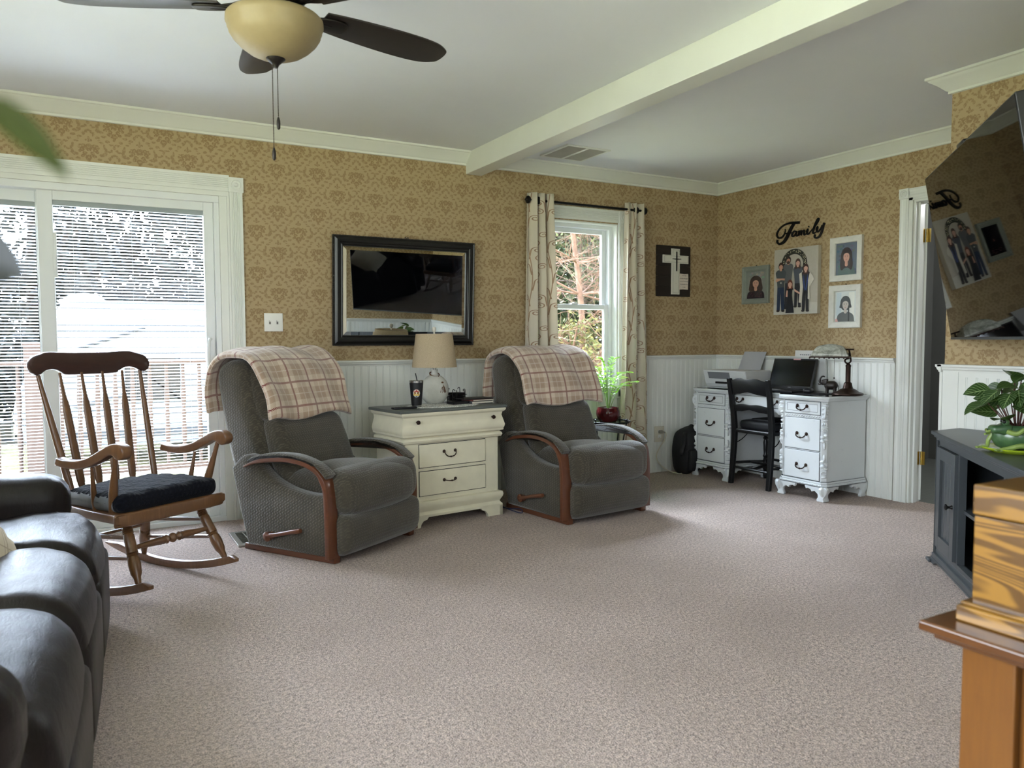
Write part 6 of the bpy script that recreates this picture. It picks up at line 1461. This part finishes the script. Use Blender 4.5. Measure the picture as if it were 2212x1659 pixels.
for (pts, r_) in (([(-.055, -.060, .075), (-.030, -.082, .070), (.0, -.088, .090), (.03, -.080, .075), (.045, -.085, .045)], .010), ([(.06, -.055, .03), (.03, -.090, .020), (-.02, -.092, .024), (-.06, -.086, .012), (-.09, -.088, .006)], .012), ([(-.085, .01, .06), (-.098, .012, .03), (-.105, .0, .010), (-.13, -.004, .006)], .009), ([(.085, -.01, .05), (.10, -.03, .02), (.07, -.07, .010), (.03, -.10, .006)], .012)):
    b = MB(); c_ = crv(pts, 4); b.tube(c_, [r_*(1-.35*i/len(c_)) for i in range(len(c_))], 8)
    e_ = Vector(c_[-1])
    for k in range(3): b.tube([e_, e_+Vector((-.016, -.010+.010*k, -.001))], [.004, .003], 6)
    b.build('frog_leg', M_frl, t)
b = MB(); b.lathe([(.001, .088), (.054, .086), (.054, .08), (.001, .08)], n=20); b.build('soil', M_soil, t)
m = Mat('veined_leaf', (64, 100, 44), .35); n_ = m.nt.nodes.new('ShaderNodeSeparateXYZ'); m.nt.links.new(m.co('UV'), n_.inputs[0]); u_, v_ = V(m.nt, n_.outputs[0]), V(m.nt, n_.outputs[1])
au = (u_-.5).ab(); vn = ((v_*7.0-au*5.0).fr()-.5).ab().lt(.07).mx(au.lt(.025))
m.color(m.mix(vn*.75, m.mix(m.noise(18, 2), (20, 42, 20), (44, 74, 30)), (150, 176, 116))); M_leafv = leafy(m, .2, (110, 150, 50))
def leaf(mb, p, d, nrm, L, w, curl=.2, mi=0):
    d = d.normalized(); s_ = d.cross(nrm).normalized(); nrm = s_.cross(d).normalized(); nu, nv = 6, 9
    def fn(u, v):
        ww = w*sin(pi*min(1, v**.75))**.8*(1-.15*v); x = (u-.5)*2
        return p+d*(L*v)+s_*(x*ww*.5)+nrm*(abs(x)*ww*.16-curl*L*v*v)
    mb.grid(fn, nu, nv, mi, lambda u, v: (u, v))
rnd = random.Random(4)
LV = [(-.12, -.05, .21, .09), (-.02, -.06, .21, .10), (.05, -.08, .22, .10), (-.07, -.08, .20, .09), (.10, .0, .24, .10), (.02, .04, .20, .10), (-.10, .04, .20, .09), (.09, -.08, .13, .10), (.12, .02, .14, .10), (-.15, -.01, .23, .10), (-.17, -.06, .17, .11), (-.12, .0, .15, .10), (-.09, -.09, .13, .12), (-.05, -.03, .25, .10), (-.02, .02, .30, .11), (.03, -.04, .24, .09), (.06, .03, .22, .10), (.08, -.05, .18, .10), (.0, .08, .24, .10), (-.07, .07, .22, .10), (.10, .06, .18, .09), (-.01, -.10, .17, .11), (.04, -.11, .15, .09), (-.11, -.02, .19, .11), (.0, .0, .28, .09), (.05, .10, .16, .09), (-.06, .1, .16, .09)]
stb = MB()
for i, (x, y, z, L) in enumerate(LV):
    tip = Vector((x, y, z)); base = Vector((x*.18, y*.18, .09)); midp = base.lerp(tip, .55)+Vector((0, 0, .03)); L = L*1.02
    dirn = Vector((x, y, 0)).normalized() if hypot(x, y) > .03 else Vector((-.5, -.6, .6)); dirn = (dirn+Vector((0, 0, rnd.uniform(-.9, .25)))).normalized()
    start = tip-dirn*L*.5; stb.tube(crv([base, midp.lerp(start, .4), start], 4), .0022, 6)
    b = MB(); leaf(b, start, dirn, Vector((rnd.uniform(-1.0, -.3), rnd.uniform(-1.0, -.3), .75)), L, L*.74, .12); b.build('leaf', M_leafv, t, ang=70)
stb.build('stems', plain('dark_red_stem', (84, 50, 44), .5), t)
# framed photo behind the plant (seen in the mirror)
t = thing('photo_frame', 'small black photo frame on the television stand, seen in the wall mirror', 'photo frame', (-1.60, -3.93, .66), 180)
b = MB(); b.box(-.11, .11, 0, .012, 0, .15); b.build('frame', M_frame, t, smooth=False)
b = MB(); b.box(-.03, .10, -.001, .0, .012, .138); b.build('photograph', plain('photo_green_white', (150, 150, 120), .3, .6, 30), t, smooth=False)

# ------------------------------------------------------------------ oak side cabinet and pine box in the right foreground
CX, CY = -3.637, -4.272
M_oak = wood('honey_oak', (92, 54, 16), (122, 80, 28), 4, 2, .28, 6, .4, .6)
m = Mat('golden_pine_grain', (190, 140, 60), .3, coat=.35)
vec = m.mapv((.8, .8, 5.0)); n_ = m.noise(3.0, 1.6, .45, vec, .9); g_ = ((n_*78.0).sn()*.5+.5); f_ = m.noise(120, 3, .6, m.mapv((1, 1, 9)))
m.color(m.mix((g_.ss(.15, .9)*.95+f_*.15).cl(), (134, 96, 36), (84, 56, 18))); m.bump(f_, .05, .002); M_pine = m.m
M_mah = wood('reddish_brown_top', (70, 42, 22), (98, 62, 32), 5, 1, .22, 7, .5)
t = thing('side_cabinet', 'honey oak side cabinet with overhanging top in the right foreground', 'cabinet', (CX, CY, 0))
b = MB(); b.box(.03, .60, -.70, -.015, 0, .625); b.build('carcass', M_oak, t, smooth=False)
b = MB(); b.box(.012, .032, -.085, -.002, 0, .632); b.box(.032, .61, -.014, -.003, 0, .632); b.build('stile', M_oak, t, smooth=False, bevel=.003)
b = MB(); b.box(.012, .032, -.71, -.62, 0, .632); b.build('stile', M_oak, t, smooth=False, bevel=.003)
b = MB(); b.box(.018, .032, -.615, -.094, .03, .630); b.build('side_panel', M_oak, t, smooth=False, bevel=.003)
b = MB(); b.prism([(-.048, .035), (-.048, -.76), (.66, -.76), (.66, .035)], .640, .658, 'xy', .004); b.prism([(-.03, .02), (-.03, -.74), (.64, -.74), (.64, .02)], .628, .640, 'xy', .003); b.build('top', M_mah, t, smooth=False, bevel=.002)
t = thing('pine_box', 'golden pine lidded box with bold grain standing on the honey oak cabinet', 'box', (CX, CY, .658))
b = MB(); b.box(.018, .42, -.50, -.012, .02, .172); b.build('box_body', M_pine, t, smooth=False, bevel=.002)
b = MB(); b.box(.016, .422, -.502, -.010, .174, .222); b.build('lid', M_pine, t, smooth=False, bevel=.003)
b = MB()
def skirt(o, z0, z1, bev=0): b.prism([(.018-o, -.012+o), (.018-o, -.50-o), (.42+o, -.50-o), (.42+o, -.012+o)], z0, z1, 'xy', bev)
skirt(.016, .0, .026, .003); skirt(.012, .026, .033, .003); b.build('base_molding', M_pine, t, smooth=False, bevel=.002)

# ------------------------------------------------------------------ blurred leaves right in front of the lens, at the left
m = Mat('houseplant_leaf', (60, 84, 26), .6); m.color(m.mix(m.noise(30, 2), (40, 50, 8), (62, 70, 16))); M_hl = leafy(m, .2, (80, 100, 30))
M_hld = plain('silhouette_leaf', (24, 28, 26), .5, .2, 30)  # leaf in silhouette: its shade is put into the near-black colour
BASE = Vector((-4.9285, -4.6286, 1.0861))
t = thing('hanging_houseplant', 'out of focus green leaves reaching in at the left edge close up', 'houseplant', tuple(BASE))
def rel(v): return v-BASE
b = MB(); P0, P1 = Vector((-4.8803, -4.6893, 1.1876)), Vector((-4.8574, -4.7039, 1.1621)); leaf(b, rel(P0), (P1-P0), Vector((.2, -1, .5)), (P1-P0).length, .0125, .03); b.build('leaf', M_hl, t, ang=70)
b = MB(); P2, P3 = Vector((-4.8883, -4.7053, 1.1372)), Vector((-4.8682, -4.7172, 1.1299)); leaf(b, rel(P2), (P3-P2), Vector((0, -1, .3)), (P3-P2).length, .024, -.02); b.build('leaf', M_hld, t, ang=70)
b = MB(); b.tube(crv([(0, 0, -.25), (0, 0, 0), tuple(rel(Vector((-4.9042, -4.6612, 1.1481)))), tuple(rel(Vector((-4.8901, -4.6788, 1.1756)))), tuple(rel(P0))], 5), .0016, 6); b.tube(crv([tuple(rel(Vector((-4.9130, -4.6582, 1.1181)))), tuple(rel(Vector((-4.8993, -4.6822, 1.1318)))), tuple(rel(P2))], 4), .0014, 6); b.build('stem', M_hl, t)
for P4 in (Vector((-4.9188, -4.6393, 1.1809)), Vector((-4.9361, -4.6316, 1.1497)), Vector((-4.9322, -4.6369, 1.1027))):
    b = MB(); leaf(b, rel(P4), Vector((-.5, .1, .3)), Vector((0, -1, .3)), .08, .03, .1); b.build('leaf', M_hl, t, ang=70)
b = MB(); b.lathe([(.001, 0), (.05, 0), (.07, .12), (.074, .13), (.066, .13), (.001, .115)], (0, 0, -.38), 24); b.build('pot', plain('terracotta', (168, 96, 66), .8), t)
b = MB(); q = BASE; b.lathe([(.001, 0), (.16, 0), (.16, .02), (.03, .04), (.025, q.z-.42), (.14, q.z-.40), (.14, q.z-.38), (.001, q.z-.38)], (q.x, q.y, 0), 28); o = b.build('pedestal_table', M_walnut); tag(o, 'small round pedestal table under the foreground houseplant, left of the frame', 'table')
# ------------------------------------------------------------------ outside the sliding door and the window
GZ = -.95
mg = Mat('winter_lawn', (120, 112, 70), .95); nn = mg.noise(1.2, 5, .7); n2 = mg.noise(30, 3)
mg.color(mg.mix((nn*.7+n2*.4).ss(.3, .8), (110, 106, 74), (176, 168, 124)))
b = MB(); b.box(-60, 60, .2, 90, GZ-.1, GZ); b.box(-60, XW-.3, -40, .2, GZ-.1, GZ); b.box(XW-.3, 60, -40, YS-.2, GZ-.1, GZ); b.box(.3, 60, YS-.2, .2, GZ-.1, GZ); struct(b.build('ground', mg.m, smooth=False))
M_dk = wood('weathered_deck_boards', (140, 130, 120), (184, 176, 166), 5, 0, .7, 8, 0)
b = MB()
for i in range(14): b.box(-7.2, -2.9, .17+i*.142, .17+i*.142+.136, -.10, -.06)
b.box(-7.2, -2.9, .17, .20, -.4, -.10); b.box(-7.2, -2.9, 2.1, 2.14, -.35, -.10)
for x in (-7.1, -5.2, -2.98):
    for y in (.3, 2.05): b.box(x-.06, x+.06, y-.06, y+.06, GZ, -.10)
struct(b.build('floor_deck', M_dk, smooth=False))
M_cedar = wood('red_stained_cedar', (66, 52, 46), (88, 72, 64), 6, 2, .6, 8, 0)
t = thing('deck_railing', 'red-brown stained wood deck railing with turned balusters outside the sliding door', 'railing', (0, 2.0, -.06))
for x, w in ((-5.143, .083), (-3.865, .05), (-6.9, .05)):
    b = MB(); b.box(x-w, x+w, -w*.8, w*.8, 0, 1.14); b.box(x-w-.01, x+w+.01, -w-.01, w+.01, 1.14, 1.16); b.build('post', M_cedar, t, smooth=False, bevel=.004)
b = MB(); b.box(-6.85, -5.2, -.045, .045, .985, 1.02); b.box(-5.06, -3.91, -.045, .045, .985, 1.02); b.build('top_rail', M_cedar, t, smooth=False, bevel=.004)
b = MB(); b.box(-6.85, -5.2, -.03, .03, .10, .15); b.box(-5.06, -3.91, -.03, .03, .10, .15); b.build('bottom_rail', M_cedar, t, smooth=False, bevel=.004)
bal = None
BP = [(0, .014), (.16, .014), (.18, .021), (.20, .013), (.24, .018), (.34, .021), (.46, .013), (.50, .020), (.54, .013), (.66, .021), (.76, .018), (.80, .013), (.82, .021), (.84, .014), (1, .014)]
for x in [-6.7+.143*i for i in range(11)]+[-4.99+.127*i for i in range(9)]:
    if bal is None:
        b = MB(); turned(b, (0, 0, .15), (0, 0, .985), BP, 10); bal = b.build('baluster', M_cedar, t); bal.location = (x, 0, 0)
    else:
        c = bal.copy(); c.location = (x, 0, 0); COL.objects.link(c); c.parent = t
# camper trailer
t = thing('camper_trailer', 'white corrugated camper trailer parked on the lawn beyond the deck railing', 'camper trailer', (0, 9.0, GZ))
mc = Mat('white_corrugated_aluminium', (120, 124, 132), .4); c3 = mc.xyz()
sw = ((c3[2]*11.0).fr()-.5).ab().lt(.10); mc.color(mc.mix(sw*.8, (124, 128, 136), (52, 58, 72))); M_camp = mc.m
out_ = crv([(-4.95, 2.70), (-5.10, 2.62), (-5.33, 2.15), (-5.62, 1.45), (-5.76, 1.0), (-5.70, .60), (-5.50, .35)], 5)+[(2.2, .35), (2.4, .6), (2.4, 2.5), (2.2, 2.72)]
b = MB(); b.prism(out_, -2.3, 0, 'xz', .03); b.build('body', M_camp, t, smooth=False)
b = MB(); b.prism(crv([(-4.18, 1.15), (-4.22, 1.72), (-4.16, 1.78), (-3.45, 1.78), (-3.39, 1.72), (-3.40, 1.15), (-3.46, 1.10), (-4.12, 1.10)], 3, True), 0, .03, 'xz', .01); b.build('window', plain('dark_tinted_window', (30, 34, 40), .2), t, smooth=False)
b = MB(); b.prism([(-5.3, .52), (2.3, .52), (2.3, .62), (-5.3, .62)], 0, .02, 'xz'); b.prism([(-4.9, 1.0), (-3.7, 1.30), (-3.7, 1.34), (-5.0, 1.03)], 0, .02, 'xz'); b.build('trim_stripe', plain('grey_stripe', (70, 76, 88), .5), t, smooth=False)
b = MB(); b.tube([(-4.85, -.05, 1.95), (-3.9, -.10, 2.28)], .022, 6); b.build('awning_arm', plain('dark_arm', (46, 50, 58), .5), t)
b = MB(); b.lathe([(.36, 2.70), (.34, 2.76), (.24, 2.84), (.10, 2.88), (.001, 2.89)], (-4.75, 1.1, 0), 20); b.build('roof_dome', M_camp, t)
b = MB()
for x in (-3.2, -2.3):
    b.lathe([(.001, -.1), (.26, -.1), (.34, -.06), (.34, .06), (.26, .1), (.001, .1)], (x, .15, .34), 24, 0, Matrix.Rotation(R(90), 4, 'X'))
b.build('wheels', M_black, t)
b = MB(); b.tube([(-5.6, .6, .45), (-6.5, 1.1, .42)], .05, 6); b.cyl((-6.3, 1.1, .42), (-6.3, 1.1, 0), .03); b.box(-6.1, -5.85, .8, 1.3, .45, .75); b.build('tow_hitch', M_black, t)
# trees: crown of small leaves on real branches
def tree(name, label, cat, x, y, h, rad, seed, leafcols, barkc, nbr=26, nleaf=2600, ls=.10, z0=.15, droop=0, group=None, low=.2, horiz=False, twig=None):
    rnd = random.Random(seed); t = thing(name, label, cat, (x, y, GZ), 0, group)
    bark = plain('bark_'+name+str(seed), barkc, .9, .35, 12, .6, 20)
    b = MB(); pts = crv([(0, 0, 0), (rnd.uniform(-.1, .1), rnd.uniform(-.1, .1), h*.35), (rnd.uniform(-.2, .2), rnd.uniform(-.2, .2), h*.7), (0, 0, h*.97)], 5)
    r0 = (.010 if name == 'pine_tree' else .020)*h; b.tube(pts, [r0*(1-.9*i/len(pts)) for i in range(len(pts))], 8); b.build('trunk', bark, t)
    br = MB(); tips = []
    for k in range(nbr):
        f = low+(1-low)*rnd.random(); P = Vector(pts[int(f*(len(pts)-1))]); a = rnd.uniform(0, 2*pi); L = rad*(1.15-f*.75)*rnd.uniform(.6, 1.1)
        el_ = rnd.uniform(-.1, .5)-droop; d = Vector((cos(a), sin(a), el_)).normalized(); q = [P]
        for j in range(5):
            d = (d+Vector((rnd.uniform(-.3, .3), rnd.uniform(-.3, .3), rnd.uniform(-.25, .2)-droop*.2))).normalized(); q.append(q[-1]+d*L/5)
        w = max(.007, r0*(.34 if name == 'pine_tree' else .28)*(1-f*.6)); br.tube(q, [w*(1-.8*j/5) for j in range(6)], 5)
        for j in range(2, 6): tips.append(q[j])
        for s_ in range(7 if twig is None else twig):
            j = rnd.randint(1, 4); d2 = (d+Vector((rnd.uniform(-1, 1), rnd.uniform(-1, 1), rnd.uniform(-.6, .6)))).normalized(); p2 = [q[j]]
            for _ in range(3): d2 = (d2+Vector((rnd.uniform(-.4, .4), rnd.uniform(-.4, .4), rnd.uniform(-.35, .3)))).normalized(); p2.append(p2[-1]+d2*L*.14)
            br.tube(p2, [w*.30, w*.24, w*.17, w*.08], 4); tips += p2[1:]
    br.build('branches', bark, t)
    for ci, col in enumerate(leafcols):
        lf = MB()
        for _ in range(nleaf//len(leafcols)):
            P = rnd.choice(tips)+Vector((rnd.gauss(0, 1), rnd.gauss(0, 1), rnd.gauss(0, 1)))*rad*.09
            a = Vector((rnd.uniform(-1, 1), rnd.uniform(-1, 1), rnd.uniform(-1, 1))).normalized()*ls*rnd.uniform(.5, 1.1); c_ = a.orthogonal().normalized()*ls*.28
            lf.add([P-a, P+c_, P+a, P-c_], [(0, 1, 2, 3)])
        o = lf.build('foliage', plain('foliage_%s_%d_%d' % (name, seed, ci), col, .8, .3, 3), t, smooth=False); o['kind'] = 'stuff'
    return t
EV = [(44, 50, 44), (34, 40, 38)]
for i, (x, y, h, r_) in enumerate(((-8.3, 13, 8.5, 2.6), (-5.6, 14.5, 9.5, 2.8), (-3.2, 13.5, 8.2, 2.6), (-.9, 15, 9, 2.7), (-11.5, 15.5, 9, 2.9), (1.4, 13, 8, 2.4))):
    tree('evergreen_tree', 'tall grey-green tree beyond the camper trailer, ' + ('second from the left of the row', 'third from the left of the row', 'straight above the middle of the trailer roof', 'behind the right end of the trailer', 'leftmost of the row', 'rightmost of the row')[i], 'tree', x, y, h, r_, 20+i, EV, (66, 58, 54), 40, 9500, .20, low=.08, group='trees beyond the camper trailer')
tree('pine_tree', 'reddish-barked tree with tangled bare branches close outside the window', 'tree', 1.75, 4.6, 6.5, 2.5, 41, [(84, 88, 40), (70, 64, 34)], (128, 100, 84), 80, 2600, .05, low=.06, twig=30)
tree('pine_tree', 'greyer tangled tree behind the reddish one outside the window', 'tree', 2.9, 6.4, 7.0, 2.6, 42, [(58, 70, 38), (76, 82, 42)], (92, 78, 68), 60, 5200, .09, low=.06, twig=24)
tree('leafy_shrub', 'yellow-leaved shrub low outside the window under the tangled trees', 'shrub', 1.35, 4.1, 2.4, 1.2, 43, [(112, 100, 42), (92, 94, 42)], (104, 78, 58), 40, 2600, .055, low=.10, twig=10)
for i, (x, y, h, r_) in enumerate(((4.8, 9, 8, 2.6), (6.8, 11.5, 9, 2.8), (2.2, 9.5, 8, 2.6), (4.4, 12.5, 9.5, 2.8))):
    tree('woodland_tree', 'green leafy tree far behind the window, ' + ('nearer one on the right', 'farthest one on the right', 'nearest one on the left', 'farthest one on the left')[i], 'tree', x, y, h, r_, 50+i, [(54, 68, 32), (76, 84, 42)], (84, 70, 60), 40, 11000, .20, low=.04, group='woodland trees behind the window')
